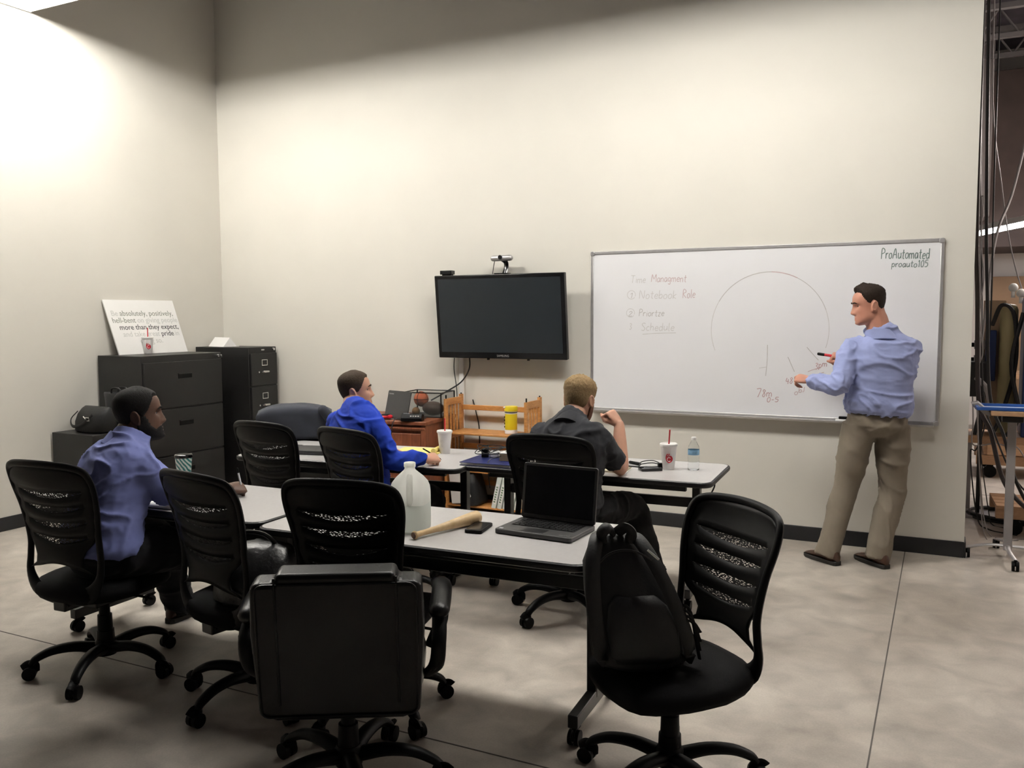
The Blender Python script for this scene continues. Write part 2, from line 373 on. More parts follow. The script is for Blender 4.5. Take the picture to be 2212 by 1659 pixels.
def make_task_chair():
    g = thing('task_chair', 'x', 'chair')
    half = [(0.0, 0.408), (0.09, 0.411), (0.162, 0.433), (0.203, 0.495), (0.208, 0.565), (0.203, 0.63), (0.206, 0.70), (0.219, 0.79), (0.232, 0.87), (0.232, 0.925), (0.215, 0.968), (0.165, 0.988), (0.08, 0.996), (0.0, 0.998)]
    loop = half+[(-u, w_) for u, w_ in reversed(half[1:-1])]
    lp = crom([BP(u, w_) for u, w_ in loop], 4, True)
    m = MB(); m.tube(lp, [(0.013, 0.017) if p.z > 0.5 else (0.012, 0.026) for p in lp], 10, True, up=(0, 1, 0))
    # flat section: wide in the plane of the back, thin through it
    m = MB(); n = len(lp); rs = []
    for i, p in enumerate(lp):
        t = (lp[(i+1) % n]-lp[i-1]).normalized(); nn = Vector((0, 1, 0)); nn = (nn-t*nn.dot(t)).normalized(); b = t.cross(nn)
        wd = interp([(0.41, 0.038), (0.44, 0.034), (0.50, 0.020), (0.55, 0.016), (0.9, 0.014), (1.0, 0.016)], p.z); th = 0.012
        rs.append([p+b*wd*math.cos(2*math.pi*k/10)+nn*th*math.sin(2*math.pi*k/10) for k in range(10)])
    m.rings(rs, True); m.build('back_frame', K['plastic'], g)
    # moulded back panel with four crescent slots
    pw = [(0.510, 0.200), (0.522, 0.190), (0.535, 0.152), (0.55, 0.136), (0.58, 0.132), (0.61, 0.144), (0.64, 0.172), (0.665, 0.200), (0.70, 0.204), (0.79, 0.216), (0.87, 0.229), (0.93, 0.228), (0.97, 0.21), (0.985, 0.17)]
    NT = 24; ts = [-1+2*j/NT for j in range(NT+1)]
    def botc(t): return 0.552-0.040*abs(t)**2.2
    def topc(t): return 0.990-0.05*t**8
    slots = [0.665, 0.735, 0.805, 0.870]
    def sl(wc, t, s):
        a = abs(t)/0.80
        return wc+0.030*t*t-0.012+(s*0.013*(1-a*a)**0.8 if a < 1 else 0)
    bounds = [botc]; 
    for wc in slots:
        bounds.append(lambda t, wc=wc: sl(wc, t, -1)); bounds.append(lambda t, wc=wc: sl(wc, t, 1))
    bounds.append(topc)
    def PP(t, w_): return BP(t*interp(pw, w_), w_)
    m = MB()
    for k in range(0, len(bounds), 2):
        lo, hi = bounds[k], bounds[k+1]; ns = 5 if k in (0, len(bounds)-2) else 2
        bulge = 0.006
        m.sheet([[PP(t, lerp(lo(t), hi(t), s/ns))+Vector((0, -bulge*math.sin(math.pi*s/ns), 0)) for t in ts] for s in range(ns+1)])
    me = m.mesh('back_panel'); bm = bmesh.new(); bm.from_mesh(me); bmesh.ops.remove_doubles(bm, verts=bm.verts, dist=0.0006)
    bmesh.ops.recalc_face_normals(bm, faces=bm.faces); bm.to_mesh(me); bm.free()
    pnl = link('back_panel', me, K['plastic'], g, solid=0.008, smooth=60)
    for k in range(1, len(bounds)-1, 2):
        lo, hi = bounds[k], bounds[k+1]
        m = MB(); m.sheet([[PP(t*0.8, lerp(lo(t*0.8), hi(t*0.8), s/2)) for t in ts] for s in range(3)])
        m.build('mesh_insert', K['net'], pnl, smooth=60)
    # cushion
    def sq(a, b, z, n=32, ex=3.2, dy=0.0):
        out = []
        for k in range(n):
            t = 2*math.pi*k/n; c, s_ = math.cos(t), math.sin(t)
            f = (abs(c)**ex+abs(s_)**ex)**(-1/ex)
            x, y = a*f*c, b*f*s_
            out.append(Vector((x*(1-0.10*(y/b < -0.3)*abs(y/b)), y+dy, z-(0.025*(max(0, y/b-0.55)/0.45)**2))))
        return out
    m = MB(); m.rings([sq(0.20, 0.20, 0.378), sq(0.235, 0.235, 0.385), sq(0.252, 0.250, 0.41), sq(0.252, 0.250, 0.43), sq(0.240, 0.238, 0.452), sq(0.20, 0.20, 0.464), sq(0.12, 0.12, 0.464), sq(0.02, 0.02, 0.460)])
    m.build('seat', K['fabric'], g, smooth=180)
    m = MB(); m.box(-0.10, 0.10, -0.13, 0.10, 0.335, 0.38); m.box(-0.035, 0.035, -0.225, -0.10, 0.345, 0.37); m.box(-0.035, 0.035, -0.235, -0.215, 0.345, 0.425)
    m.build('tilt_mechanism', K['steel'], g, bevel=0.006)
    m = MB(); m.tube([(0.08, 0.03, 0.355), (0.20, 0.03, 0.355), (0.26, 0.03, 0.35)], 0.006, 8); m.build('lever', K['plastic'], g)
    m = MB(); m.lathe([(0.024, 0.335), (0.024, 0.26), (0.031, 0.258), (0.033, 0.19), (0.038, 0.188), (0.040, 0.13)], 18); m.build('gas_column', K['plastic'], g)
    return g
chair0 = make_task_chair()
GC = 'black mesh-back task chairs'
_prot = copy_tree(chair0)   # keeps an unstarred copy to duplicate from
_first = chair0
def place_chairs(specs):
    for i, (x, y, th, star, label) in enumerate(specs):
        g = _prot if i == len(specs)-1 else (_first if i == 0 else copy_tree(_prot))
        g.location = (x, y, 0); g.rotation_euler = (0, 0, R(th-90)); g['label'] = label; g['group'] = GC
        make_star(g, R(star))
        if th == 232: g.scale = (1, 1, 0.95)
place_chairs([
    (-3.38, 2.61, 94, -12, 'black mesh-back task chair under the man in the lavender-blue shirt at far left'),
    (-2.55, 2.69, 80, 40, 'empty black mesh-back task chair beside the man at far left, dark bag on its seat'),
    (-2.04, 2.80, 102, 20, 'black mesh-back task chair directly behind the black leather chair, by the water jug'),
    (-3.45, 4.02, 85, 5, 'empty black mesh-back task chair in front of the black filing cabinets'),
    (-2.80, 3.98, 77, 20, 'black mesh-back task chair under the man in the royal blue shirt'),
    (-1.77, 4.21, 90, 15, 'black mesh-back task chair under the blond man, behind the open laptop'),
    (-0.80, 2.79, 232, 16, 'black mesh-back task chair at right front holding the black backpack'),
])
# ================================================================== leather chair in front
g = thing('leather_chair', 'black padded leather office chair with armrests, seen from behind in front', 'chair', (-1.845, 2.41, 0), R(30))
def pad(name, prof, y0, y1, parent, M=None, material=None, bev=0.03):
    m = MB(); m.prism(prof, y0, y1, M); return m.build(name, material or K['leather'], parent, bevel=bev, seg=4, smooth=50)
tilt = Matrix.Translation((0, -0.25, 0.315)) @ Matrix.Rotation(R(97), 4, 'X')
back = [(-0.255, 0.02), (-0.20, 0.0), (0.20, 0.0), (0.255, 0.02), (0.272, 0.30), (0.265, 0.455), (0.255, 0.47), (0.19, 0.47), (0.185, 0.500), (-0.185, 0.500), (-0.19, 0.47), (-0.255, 0.47), (-0.265, 0.455), (-0.272, 0.30)]
bk = pad('backrest', back, -0.05, 0.045, g, tilt, bev=0.030)
for s in (-1, 1):
    m = MB(); m.tube([tilt @ Vector(p) for p in ((s*0.188, 0.06, 0.047), (s*0.188, 0.3, 0.047), (s*0.188, 0.492, 0.047))], 0.004, 6); m.build('seam', K['leather'], bk)
m = MB(); m.tube([tilt @ Vector(p) for p in rrect(-0.25, 0.25, 0.02, 0.47, 0.03) for p in [(p[0], p[1], 0.049)]], 0.0035, 6, True); m.build('seam', K['leather'], bk)
m = MB(); m.prism(rrect(-0.26, 0.26, -0.22, 0.16, 0.08), 0.34, 0.45); m.build('seat', K['leather'], g, bevel=0.035, seg=4, smooth=50)
for s in (-1, 1):
    m = MB(); m.tube(crom([(s*0.315, -0.155, 0.615), (s*0.32, -0.05, 0.63), (s*0.32, 0.06, 0.632), (s*0.31, 0.15, 0.615)], 4), [(0.036, 0.026)]*13, 12, up=(0, 0, 1), round_ends=True)
    ap = m.build('armrest', K['leather'], g)
    m = MB(); m.tube(crom([(s*0.275, 0.12, 0.38), (s*0.315, 0.15, 0.48), (s*0.315, 0.13, 0.595), (s*0.315, -0.10, 0.595), (s*0.315, -0.20, 0.54), (s*0.305, -0.175, 0.44), (s*0.27, -0.06, 0.36)], 5), [(0.014, 0.026)]*31, 10, up=(1, 0, 0)); m.build('arm_loop', K['plastic'], g, smooth=60)
m = MB(); m.box(-0.11, 0.11, -0.12, 0.12, 0.29, 0.34); m.box(-0.04, 0.04, -0.26, -0.1, 0.30, 0.325); m.build('tilt_mechanism', K['steel'], g, bevel=0.006)
m = MB(); m.lathe([(0.024, 0.30), (0.024, 0.22), (0.033, 0.218), (0.038, 0.13)], 18); m.build('gas_column', K['plastic'], g)
make_star(g, R(-21), 0.31)
for ch in g.children:
    if ch.name.split('.')[0] in ('leg', 'base_hub', 'gas_column'): ch.location = (0, -0.12, 0)
# ================================================================== training tables
def table(cx, cy, rz, L, label, x_in=0.145, dep=0.62, fy=0.09):
    g = thing('training_table', label, 'table', (cx, cy, 0), R(rz), 'rolling training tables'); H = 0.74; h = L/2; d = dep/2
    m = MB(); m.prism(rrect(-h+0.004, h-0.004, -d+0.004, d-0.004, 0.055, 6), H-0.026, H); m.build('tabletop', K['laminate'], g, smooth=30)
    m = MB(); p = rrect(-h, h, -d, d, 0.058, 6); m.tube([(x, y, H-0.0145) for x, y in p], [(0.0085, 0.0145)]*len(p), 8, True, up=(0, 0, 1)); m.build('edge_band', K['edge'], g)
    for s in (-1, 1):
        x = s*(h-x_in)
        m = MB(); m.box(x-0.022, x+0.022, fy-0.03, fy+0.03, 0.10, 0.70); m.build('leg', K['steel'], g, bevel=0.006)
        m = MB(); m.box(x-0.03, x+0.03, -0.22, 0.22, 0.695, 0.714); m.build('top_bracket', K['steel'], g, bevel=0.004)
        m = MB(); prof = [(-0.25, 0.072), (-0.25, 0.122), (-0.05, 0.128), (0.05, 0.128), (0.25, 0.122), (0.25, 0.072)]
        m.prism(prof, -0.02, 0.02, frame((x, fy, 0), (0, 1, 0), (0, 0, 1), (1, 0, 0))); ft = m.build('foot', K['steel'], g, bevel=0.004)
        for sy in (-1, 1):
            m = MB(); y = fy+sy*0.225
            for q in (-1, 1): m.tube([(x+q*0.005, y, 0.029), (x+q*0.021, y, 0.029)], 0.029, 16)
            m.box(x-0.006, x+0.006, y-0.012, y+0.012, 0.028, 0.075); m.tube(crom([(x, y-0.034, 0.03), (x, y-0.022, 0.055), (x, y+0.012, 0.064), (x, y+0.03, 0.05)], 4), [(0.018, 0.005)]*13, 8)
            m.build('caster', K['plastic'], ft)
    m = MB(); m.box(-h+x_in, h-x_in, fy-0.012, fy+0.012, 0.52, 0.575); m.build('cross_rail', K['steel'], g, bevel=0.004)
    m = MB(); m.box(-h+x_in, h-x_in, -0.2, -0.17, 0.665, 0.70); m.build('under_rail', K['steel'], g, bevel=0.004)
    return g
table(-3.315, 3.015, 0.6, 1.52, 'front grey-topped table where the man in lavender blue writes')
table(-1.815, 3.005, 2.6, 1.43, 'front grey-topped table with the water jug, wooden bat and open laptop', x_in=0.10)
TBL = table(-3.22, 4.43, 6.0, 1.52, 'back grey-topped table where the man in royal blue writes on a yellow pad', dep=0.70)
table(-1.79, 4.63, 3.0, 1.44, 'back grey-topped table with the blond man and the clear water bottle')
# ================================================================== filing cabinets
def drawer_file(name, label, x0, x1, y0, y1, h, n, grp, kind):
    g = thing(name, label, 'filing cabinet', ((x0+x1)/2, (y0+y1)/2, 0), 0, grp); a = (x1-x0)/2; b = (y1-y0)/2
    m = MB(); m.box(-a, a-0.02, -b, b, 0.0, h); m.build('body', K['file'], g, bevel=0.004)
    hh = (h-0.10)/n
    for k in range(n):
        z0 = 0.05+k*hh
        m = MB(); m.box(a-0.022, a, -b+0.012, b-0.012, z0+0.006, z0+hh-0.006); dr = m.build('drawer', K['file'], g, bevel=0.004)
        if kind == 'lateral':
            m = MB(); m.box(a-0.003, a+0.004, -0.075, 0.075, z0+hh*0.62, z0+hh*0.62+0.042); m.build('recessed_pull', K['plastic'], dr, bevel=0.003)
            m = MB(); m.box(a-0.003, a+0.010, -0.075, 0.075, z0+hh*0.62+0.036, z0+hh*0.62+0.044); m.build('pull_lip', K['file'], dr)
        else:
            zc = z0+hh*0.70
            m = MB(); 
            for (u0, u1, v0, v1) in ((-0.037, 0.037, 0.022, 0.028), (-0.037, 0.037, -0.028, -0.022), (-0.037, -0.030, -0.022, 0.022), (0.030, 0.037, -0.022, 0.022)):
                m.box(a-0.001, a+0.004, u0, u1, zc+v0, zc+v1)
            m.build('label_frame', K['chrome'], dr)
            zc = z0+hh*0.42
            m = MB(); m.tube(crom([(a-0.002, -0.04, zc), (a+0.022, -0.03, zc+0.002), (a+0.024, 0.03, zc+0.002), (a-0.002, 0.05, zc)], 4), [(0.006, 0.010)]*13, 8, up=(0, 0, 1)); m.build('handle', K['chrome'], dr)
            m = MB(); m.cyl((a-0.002, -0.075, zc), (a+0.006, -0.075, zc), 0.008, n=12); m.build('thumb_latch', K['chrome'], dr)
    if kind == 'lateral':
        m = MB(); m.cyl((a-0.02, b-0.05, h-0.025), (a+0.006, b-0.05, h-0.025), 0.011, n=12); m.box(a+0.006, a+0.03, b-0.052, b-0.048, h-0.032, h-0.018); m.ell((a+0.034, b-0.05, h-0.03), (0.012, 0.003, 0.014)); m.build('lock_and_key', K['chrome'], g)
    else:
        m = MB(); m.cyl((a-0.02, b-0.05, h-0.022), (a+0.004, b-0.05, h-0.022), 0.012, n=12); m.build('lock', K['chrome'], g)
        m = MB(); m.box(a-0.02, a-0.015, -0.02, 0.02, h-0.03, h-0.02); m.build('maker_plate', K['chrome'], g)
    return g
drawer_file('lateral_file_cabinet', 'wide black lateral filing cabinet under the white quote board', -6.27, -5.745, 4.88, 5.74, 1.285, 3, None, 'lateral')
drawer_file('vertical_file_cabinet', 'tall narrow black filing cabinet with chrome handles in the room corner', -6.27, -5.60, 5.93, 6.29, 1.32, 4, None, 'vertical')
drawer_file('low_file_cabinet', 'low dark cabinet at the left wall under the black handbag', -6.27, -5.78, 4.44, 4.84, 0.70, 2, None, 'lateral')
# ================================================================== cherry desk cabinet
g = thing('cherry_cabinet', 'dark cherry wood cabinet by the back wall under the open laptop', 'cabinet', (-4.10, 5.94, 0), R(7))
a, b, h = 0.46, 0.29, 0.775
m = MB(); m.box(-a+0.01, a-0.01, -b+0.02, b, 0.06, h-0.03); m.build('body', K['cherry'], g, bevel=0.004)
m = MB(); m.prism(rrect(-a-0.01, a+0.01, -b-0.01, b+0.005, 0.02), h-0.032, h); m.build('top', K['cherry'], g, bevel=0.006)
m = MB(); m.tube([(-a+0.01, -b+0.018, h-0.06), (a-0.01, -b+0.018, h-0.06)], 0.02, 10); m.build('moulding', K['cherry'], g)
for s in (-1, 1):
    m = MB(); m.box(min(s*0.008, s*(a-0.05)), max(s*0.008, s*(a-0.05)), -b+0.004, -b+0.024, 0.09, h-0.10); dr = m.build('door', K['cherry'], g, bevel=0.004)
    m = MB(); m.ell((s*0.045, -b-0.008, 0.45), (0.012, 0.012, 0.012)); m.build('knob', K['chrome'], dr)
for s in (-1, 1):
    m = MB(); m.box(min(s*(a-0.045), s*a), max(s*(a-0.045), s*a), -b+0.002, -b+0.06, 0.0, h-0.03); m.build('pilaster', K['cherry'], g, bevel=0.004)
m = MB(); m.box(-a+0.01, a-0.01, -b+0.03, b, 0, 0.06); m.build('plinth', K['cherry'], g)
# ================================================================== honey wood folding shelf
SX0, SX1, SY0, SY1 = -3.60, -2.88, 5.985, 6.27
g = thing('slatted_bookshelf', 'honey coloured wooden shelf with slatted ends below the television', 'shelf', ((SX0+SX1)/2, (SY0+SY1)/2, 0))
hx, hy = (SX1-SX0)/2, (SY1-SY0)/2; ZT = 0.93
for s in (-1, 1):
    x = s*hx; t = 0.011
    m = MB()
    for y in (-hy+0.02, hy-0.02): m.box(x-t, x+t, y-0.022, y+0.022, 0, ZT+(0.02 if y > 0 else 0))
    for z0, z1 in ((ZT-0.055, ZT), (0.60, 0.645), (0.30, 0.345), (0.02, 0.06)): m.box(x-t+0.001, x+t-0.001, -hy+0.03, hy-0.03, z0, z1)
    e = m.build('end_panel', K['oak'], g, bevel=0.003)
    for y in (-0.05, 0.0, 0.05):
        m = MB(); m.box(x-0.006, x+0.006, y-0.010, y+0.010, 0.64, ZT-0.05); m.build('slat', K['oak'], e)
        m = MB(); m.box(x-0.006, x+0.006, y-0.010, y+0.010, 0.34, 0.60); m.build('slat', K['oak'], e)
    for y in (-hy+0.02, hy-0.02):
        m = MB(); m.cyl((x, y, ZT-0.005), (x, y, ZT+0.03), 0.006, n=8); m.build('dowel_pin', K['plastic'], e)
for z in (0.645, 0.345, 0.06):
    m = MB(); m.box(-hx+0.012, hx-0.012, -hy+0.01, hy-0.01, z, z+0.018); m.build('shelf_board', K['oak'], g, bevel=0.004)
for z in (0.82, 0.50, 0.20):
    m = MB(); m.box(-hx+0.012, hx-0.012, hy-0.03, hy-0.015, z, z+0.042); m.build('back_rail', K['oak'], g, bevel=0.003)
# ================================================================== television
g = thing('television', 'large black flat television tilted down on the back wall', 'television', (-3.19, D-0.02, 1.59))
m = MB(); m.box(-0.2, 0.2, -0.0, 0.018, -0.2, 0.2); m.box(-0.05, 0.05, -0.10, 0.0, -0.05, 0.05); m.build('wall_mount', K['steel'], g)
TM = Matrix.Translation((0, -0.125, 0)) @ Matrix.Rotation(R(5.5), 4, 'X')
TW, TH_ = 1.155/2, 0.675/2
m = MB(); m.box(-TW, TW, -0.022, 0.022, -TH_, TH_, TM); m.build('bezel', K['gloss'], g, bevel=0.006)
m = MB(); m.box(-TW+0.032, TW-0.032, -0.0245, -0.0225, -TH_+0.05, TH_-0.03, TM); m.build('screen', K['screen'], g, smooth=0)
text_mesh('brand_lettering', 'SAMSUNG', 0.024, K['alu'], g, TM @ frame((0.02, -0.0225, -TH_+0.016), (1, 0, 0), (0, 0, 1), (0, -1, 0)), align='CENTER')
for q in (-0.12, 0.24):
    m = MB(); m.box(-0.008, 0.008, -0.02, 0.0, -TH_-0.012, -TH_, TM @ Matrix.Translation((q, 0, 0))); m.build('sensor_nub', K['gloss'], g)
# camera bar on the television
g = thing('conference_camera', 'silver bar camera on a curved bracket atop the television', 'camera', (-3.19, D-0.10, 1.925))
m = MB(); m.box(-0.06, 0.06, -0.03, 0.03, 0.0, 0.012); m.tube(crom([(0.02, 0.0, 0.01), (0.025, 0.02, 0.06), (0.02, 0.02, 0.10), (0.0, -0.01, 0.125)], 5), [(0.02, 0.006)]*16, 8, up=(0, 1, 0)); m.build('bracket', K['gloss'], g)
m = MB(); m.tube([(-0.075, -0.01, 0.13), (0.075, -0.01, 0.13)], [(0.024, 0.024)]*2, 16, round_ends=True); m.build('speaker_bar', K['alu'], g)
m = MB(); m.cyl((0, -0.03, 0.135), (0, -0.045, 0.135), 0.017, n=16); m.build('lens', K['gloss'], g)
m = MB(); m.tube(crom([(-0.07, 0.005, 0.115), (-0.085, 0.01, 0.06), (-0.10, 0.02, 0.0)], 5), 0.003, 6); m.build('cord', K['cable'], g)
g = thing('sensor_box', 'small black box on the top left corner of the television', 'box', (-3.70, D-0.10, 1.925))
m = MB(); m.box(-0.055, 0.055, -0.03, 0.03, 0.012, 0.045); m.build('housing', K['gloss'], g, bevel=0.004)
m = MB(); m.box(-0.04, 0.045, -0.02, 0.02, 0.0, 0.012); m.build('foot', K['plastic'], g)
# raceway and cords
m = MB(); m.box(-0.022, 0.022, -0.02, 0.0, -1.15, 0); tag(m.build('cable_raceway', K['white'], bevel=0.004, loc=(-3.625, D, 1.27)), 'white vertical cable channel on the wall under the television', 'cable channel')
m = MB(); m.tube(crom([(-3.52, D-0.06, 1.27), (-3.53, D-0.05, 1.16), (-3.60, D-0.06, 1.05), (-3.70, D-0.14, 0.97), (-3.80, D-0.22, 0.90)], 6), 0.006, 6)
tag(m.build('television_cable', K['cable']), 'black cord drooping from the television to the cherry cabinet', 'cord')
m = MB(); m.tube(crom([(-3.68, D-0.03, 1.27), (-3.69, D-0.025, 1.15), (-3.665, D-0.03, 1.0), (-3.66, D-0.03, 0.88)], 6), 0.004, 6)
tag(m.build('signal_cord', K['cable']), 'thin black cord hanging left of the white cable channel', 'cord')
m = MB(); m.tube(crom([(-3.52, D-0.012, 0.90), (-3.49, D-0.012, 0.80), (-3.46, D-0.012, 0.65), (-3.46, D-0.012, 0.40)], 6), 0.005, 6)
tag(m.build('wall_cord', K['cable']), 'black cord running down the wall behind the honey wood shelf', 'cord')
# ================================================================== whiteboard and handwriting
def at_y(px, py, y):
    d = _f+_r*((px-CW/2)/FPX)-_u*((py-CH/2)/FPX)
    t = y/d.y
    return Vector((d.x*t, y, CAMH+d.z*t))
def at_z(px, py, z):
    d = _f+_r*((px-CW/2)/FPX)-_u*((py-CH/2)/FPX)
    t = (z-CAMH)/d.z
    return Vector((d.x*t, d.y*t, z))
BX0, BX1, BZ0, BZ1 = -2.465, -0.025, 0.863, 2.083
wb = thing('whiteboard', 'large white dry-erase board with silver frame on the back wall', 'whiteboard', ((BX0+BX1)/2, D, BZ0))
bw, bh = (BX1-BX0)/2, BZ1-BZ0
m = MB(); m.box(-bw+0.012, bw-0.012, -0.016, -0.001, 0.012, bh-0.012); m.build('panel', K['board'], wb, smooth=0)
for x0, x1, z0, z1 in ((-bw+0.02, bw-0.02, bh-0.024, bh), (-bw+0.02, bw-0.02, 0, 0.024)):
    m = MB(); m.box(x0, x1, -0.022, -0.001, z0, z1); m.build('frame_rail', K['alu'], wb, bevel=0.004)
for x0 in (-bw, bw-0.022):
    m = MB(); m.box(x0, x0+0.022, -0.022, -0.001, 0.02, bh-0.02); m.build('frame_rail', K['alu'], wb, bevel=0.004)
for sx in (-1, 1):
    for zz in (0, bh-0.03):
        m = MB(); m.prism(rrect(sx*bw-0.002-(0.03 if sx > 0 else 0), sx*bw+0.002+(0 if sx > 0 else 0.03), zz-0.002, zz+0.032, 0.012), 0.0, 0.026, frame((0, 0, 0), (1, 0, 0), (0, 0, 1), (0, -1, 0))); m.build('corner_cap', K['alu'], wb, bevel=0.003)
m = MB(); m.prism([(-0.001, -0.002), (-0.075, -0.006), (-0.085, 0.008), (-0.080, 0.008), (-0.072, 0.0), (-0.001, 0.006)], -bw+0.03, bw-0.03, frame((0, 0, 0), (0, 1, 0), (0, 0, 1), (1, 0, 0))); m.build('marker_tray', K['alu'], wb, bevel=0.001)
G = {  # single stroke letters, x-height 0.55
 'T': (.7, [[(0, 1), (.7, .97)], [(.36, 1), (.33, 0)]]), 'i': (.2, [[(.1, .55), (.1, 0)], [(.1, .75), (.12, .8)]]),
 'm': (.75, [[(0, .55), (0, 0)], [(0, .4), (.2, .55), (.33, .4), (.33, 0)], [(.33, .4), (.52, .55), (.66, .4), (.68, 0)]]),
 'e': (.45, [[(.02, .3), (.4, .33), (.35, .52), (.15, .53), (.02, .25), (.15, .02), (.42, .08)]]),
 'M': (.85, [[(0, 0), (.08, 1), (.4, .35), (.72, 1), (.8, 0)]]), 'a': (.48, [[(.4, .5), (.15, .55), (.02, .25), (.15, 0), (.38, .2), (.4, .55)], [(.4, .5), (.44, 0)]]),
 'n': (.48, [[(0, .55), (.02, 0)], [(0, .38), (.22, .55), (.38, .42), (.4, 0)]]), 'g': (.48, [[(.4, .5), (.15, .55), (.02, .28), (.15, .05), (.4, .25), (.4, .5), (.38, -.3), (.05, -.25)]]),
 't': (.4, [[(.2, .9), (.18, .1), (.35, 0)], [(0, .58), (.4, .6)]]), 'N': (.7, [[(0, 0), (.04, 1), (.55, 0), (.6, 1)]]),
 'o': (.48, [[(.22, .55), (.03, .4), (.05, .08), (.25, 0), (.43, .2), (.38, .48), (.22, .55)]]), 'b': (.46, [[(.02, 1), (.02, 0)], [(.02, .3), (.25, .52), (.42, .3), (.3, .02), (.02, .05)]]),
 'k': (.44, [[(.02, 1), (.02, 0)], [(.38, .55), (.04, .25), (.4, 0)]]), 'R': (.6, [[(0, 0), (.03, 1), (.4, .95), (.45, .7), (.05, .5), (.55, 0)]]), 'l': (.2, [[(.06, 1), (.08, .05), (.18, 0)]]),
 'P': (.6, [[(.05, 0), (.08, 1), (.45, .95), (.5, .65), (.1, .5)]]), 'r': (.38, [[(.02, .55), (.03, 0)], [(.03, .35), (.2, .53), (.36, .5)]]), 'z': (.42, [[(.02, .52), (.36, .54), (.03, .02), (.38, .03)]]),
 'S': (.55, [[(.5, .9), (.25, 1), (.05, .8), (.25, .55), (.48, .3), (.3, .02), (.02, .1)]]), 'c': (.42, [[(.38, .48), (.18, .55), (.02, .28), (.15, .02), (.4, .08)]]),
 'h': (.48, [[(.02, 1), (.03, 0)], [(.03, .35), (.22, .55), (.38, .42), (.4, 0)]]), 'd': (.5, [[(.4, .45), (.15, .55), (.02, .25), (.15, 0), (.4, .15)], [(.42, 1), (.43, 0)]]), 'u': (.48, [[(.02, .55), (.05, .1), (.22, 0), (.4, .2)], [(.42, .55), (.44, 0)]]),
 'A': (.7, [[(0, 0), (.33, 1), (.62, 0)], [(.12, .38), (.52, .4)]]), 'p': (.46, [[(.03, .55), (.03, -.35)], [(.03, .4), (.25, .55), (.42, .3), (.28, .02), (.04, .1)]]),
 's': (.4, [[(.34, .48), (.15, .55), (.06, .4), (.3, .2), (.2, .02), (.02, .06)]]), '1': (.3, [[(.05, .8), (.18, 1), (.18, 0)]]), '0': (.5, [[(.25, 1), (.05, .7), (.08, .15), (.28, 0), (.45, .4), (.38, .9), (.25, 1)]]),
 '5': (.5, [[(.45, 1), (.1, .98), (.08, .6), (.35, .6), (.42, .25), (.2, 0), (.03, .1)]]), '7': (.5, [[(0, .97), (.45, 1), (.2, 0)]]), '8': (.5, [[(.4, .85), (.2, 1), (.08, .8), (.38, .35), (.25, 0), (.06, .2), (.4, .85)]]),
 '4': (.5, [[(.12, 1), (.03, .45), (.45, .45)], [(.36, .8), (.36, 0)]]), '3': (.5, [[(.05, .9), (.25, 1), (.4, .8), (.2, .55), (.42, .3), (.25, 0), (.03, .1)]]), '2': (.5, [[(.05, .8), (.25, 1), (.4, .75), (.05, .03), (.45, .02)]]),
 '-': (.4, [[(.05, .4), (.35, .42)]]), ' ': (.4, []), 'j': (.3, [[(.2, .55), (.2, -.2), (.02, -.3)]]),
}
K['ink_red'] = mat('faint_red_ink', (0.62, 0.48, 0.49), 0.5, var=0.12, vscale=40)
K['ink_red2'] = mat('red_ink', (0.56, 0.35, 0.36), 0.5, var=0.2, vscale=40)
K['ink_grey'] = mat('faint_grey_ink', (0.55, 0.53, 0.52), 0.5, var=0.12, vscale=40)
K['ink_pale'] = mat('wiped_ink', (0.66, 0.645, 0.64), 0.5, var=0.08, vscale=40)
K['ink_green'] = mat('dark_green_ink', (0.16, 0.22, 0.20), 0.5, var=0.2, vscale=40)
YB = D-0.0172
def ribbon(m, pts, wd):
    n = len(pts)
    row = []
    for i in range(n):
        t = (pts[min(i+1, n-1)]-pts[max(i-1, 0)]); t = Vector((t.x, 0, t.z)); t = t.normalized() if t.length > 1e-9 else Vector((1, 0, 0))
        nv = Vector((-t.z, 0, t.x))*wd/2
        row.append((pts[i]+nv, pts[i]-nv))
    base = Vector(wb.location)
    m.sheet([[a-base for a, b in row], [b-base for a, b in row]])
def write(text, px0, px1, py, hz, ink, wd=0.0045, slope=0.0):
    p0 = at_y(px0, py, YB); p1 = at_y(px1, py+slope, YB); L = p1.x-p0.x
    tot = sum(G[c][0]+0.12 for c in text); k = L/tot; x = 0; rnd = random.Random(text)
    m = MB()
    for c in text:
        wd_, st = G[c]; dz = rnd.uniform(-.04, .04)
        for s in st:
            pts = [Vector((p0.x+(x+u+0.10*v)*k, YB, p0.z+(p1.z-p0.z)*(x/tot)+(v+dz)*hz)) for u, v in s]
            if len(pts) > 2: pts = crom(pts, 4)
            ribbon(m, pts, wd)
        x += wd_+0.12
    return m.build('handwriting', K[ink], wb, smooth=0)
def stroke(pxs, ink, wd=0.0045, name='drawn_line'):
    m = MB(); ribbon(m, crom([at_y(x, y, YB) for x, y in pxs], 5), wd); return m.build(name, K[ink], wb, smooth=0)
def ring_num(px, py, d):
    m = MB(); c = at_y(px, py, YB); ribbon(m, [c+Vector((0.032*math.cos(R(a)), 0, 0.032*math.sin(R(a)))) for a in range(-20, 330, 15)], 0.004); m.build('drawn_circle', K['ink_pale'], wb, smooth=0)
    write(d, px-5, px+6, py+7, 0.036, 'ink_grey', 0.004)
write('Time', 1362, 1396, 611, 0.055, 'ink_pale'); write('Managment', 1407, 1484, 609, 0.055, 'ink_red')
ring_num(1364, 637, '1'); write('Notebook', 1381, 1463, 645, 0.060, 'ink_pale'); write('Role', 1475, 1503, 643, 0.060, 'ink_red')
ring_num(1362, 676, '2'); write('Priortze', 1380, 1436, 683, 0.050, 'ink_grey')
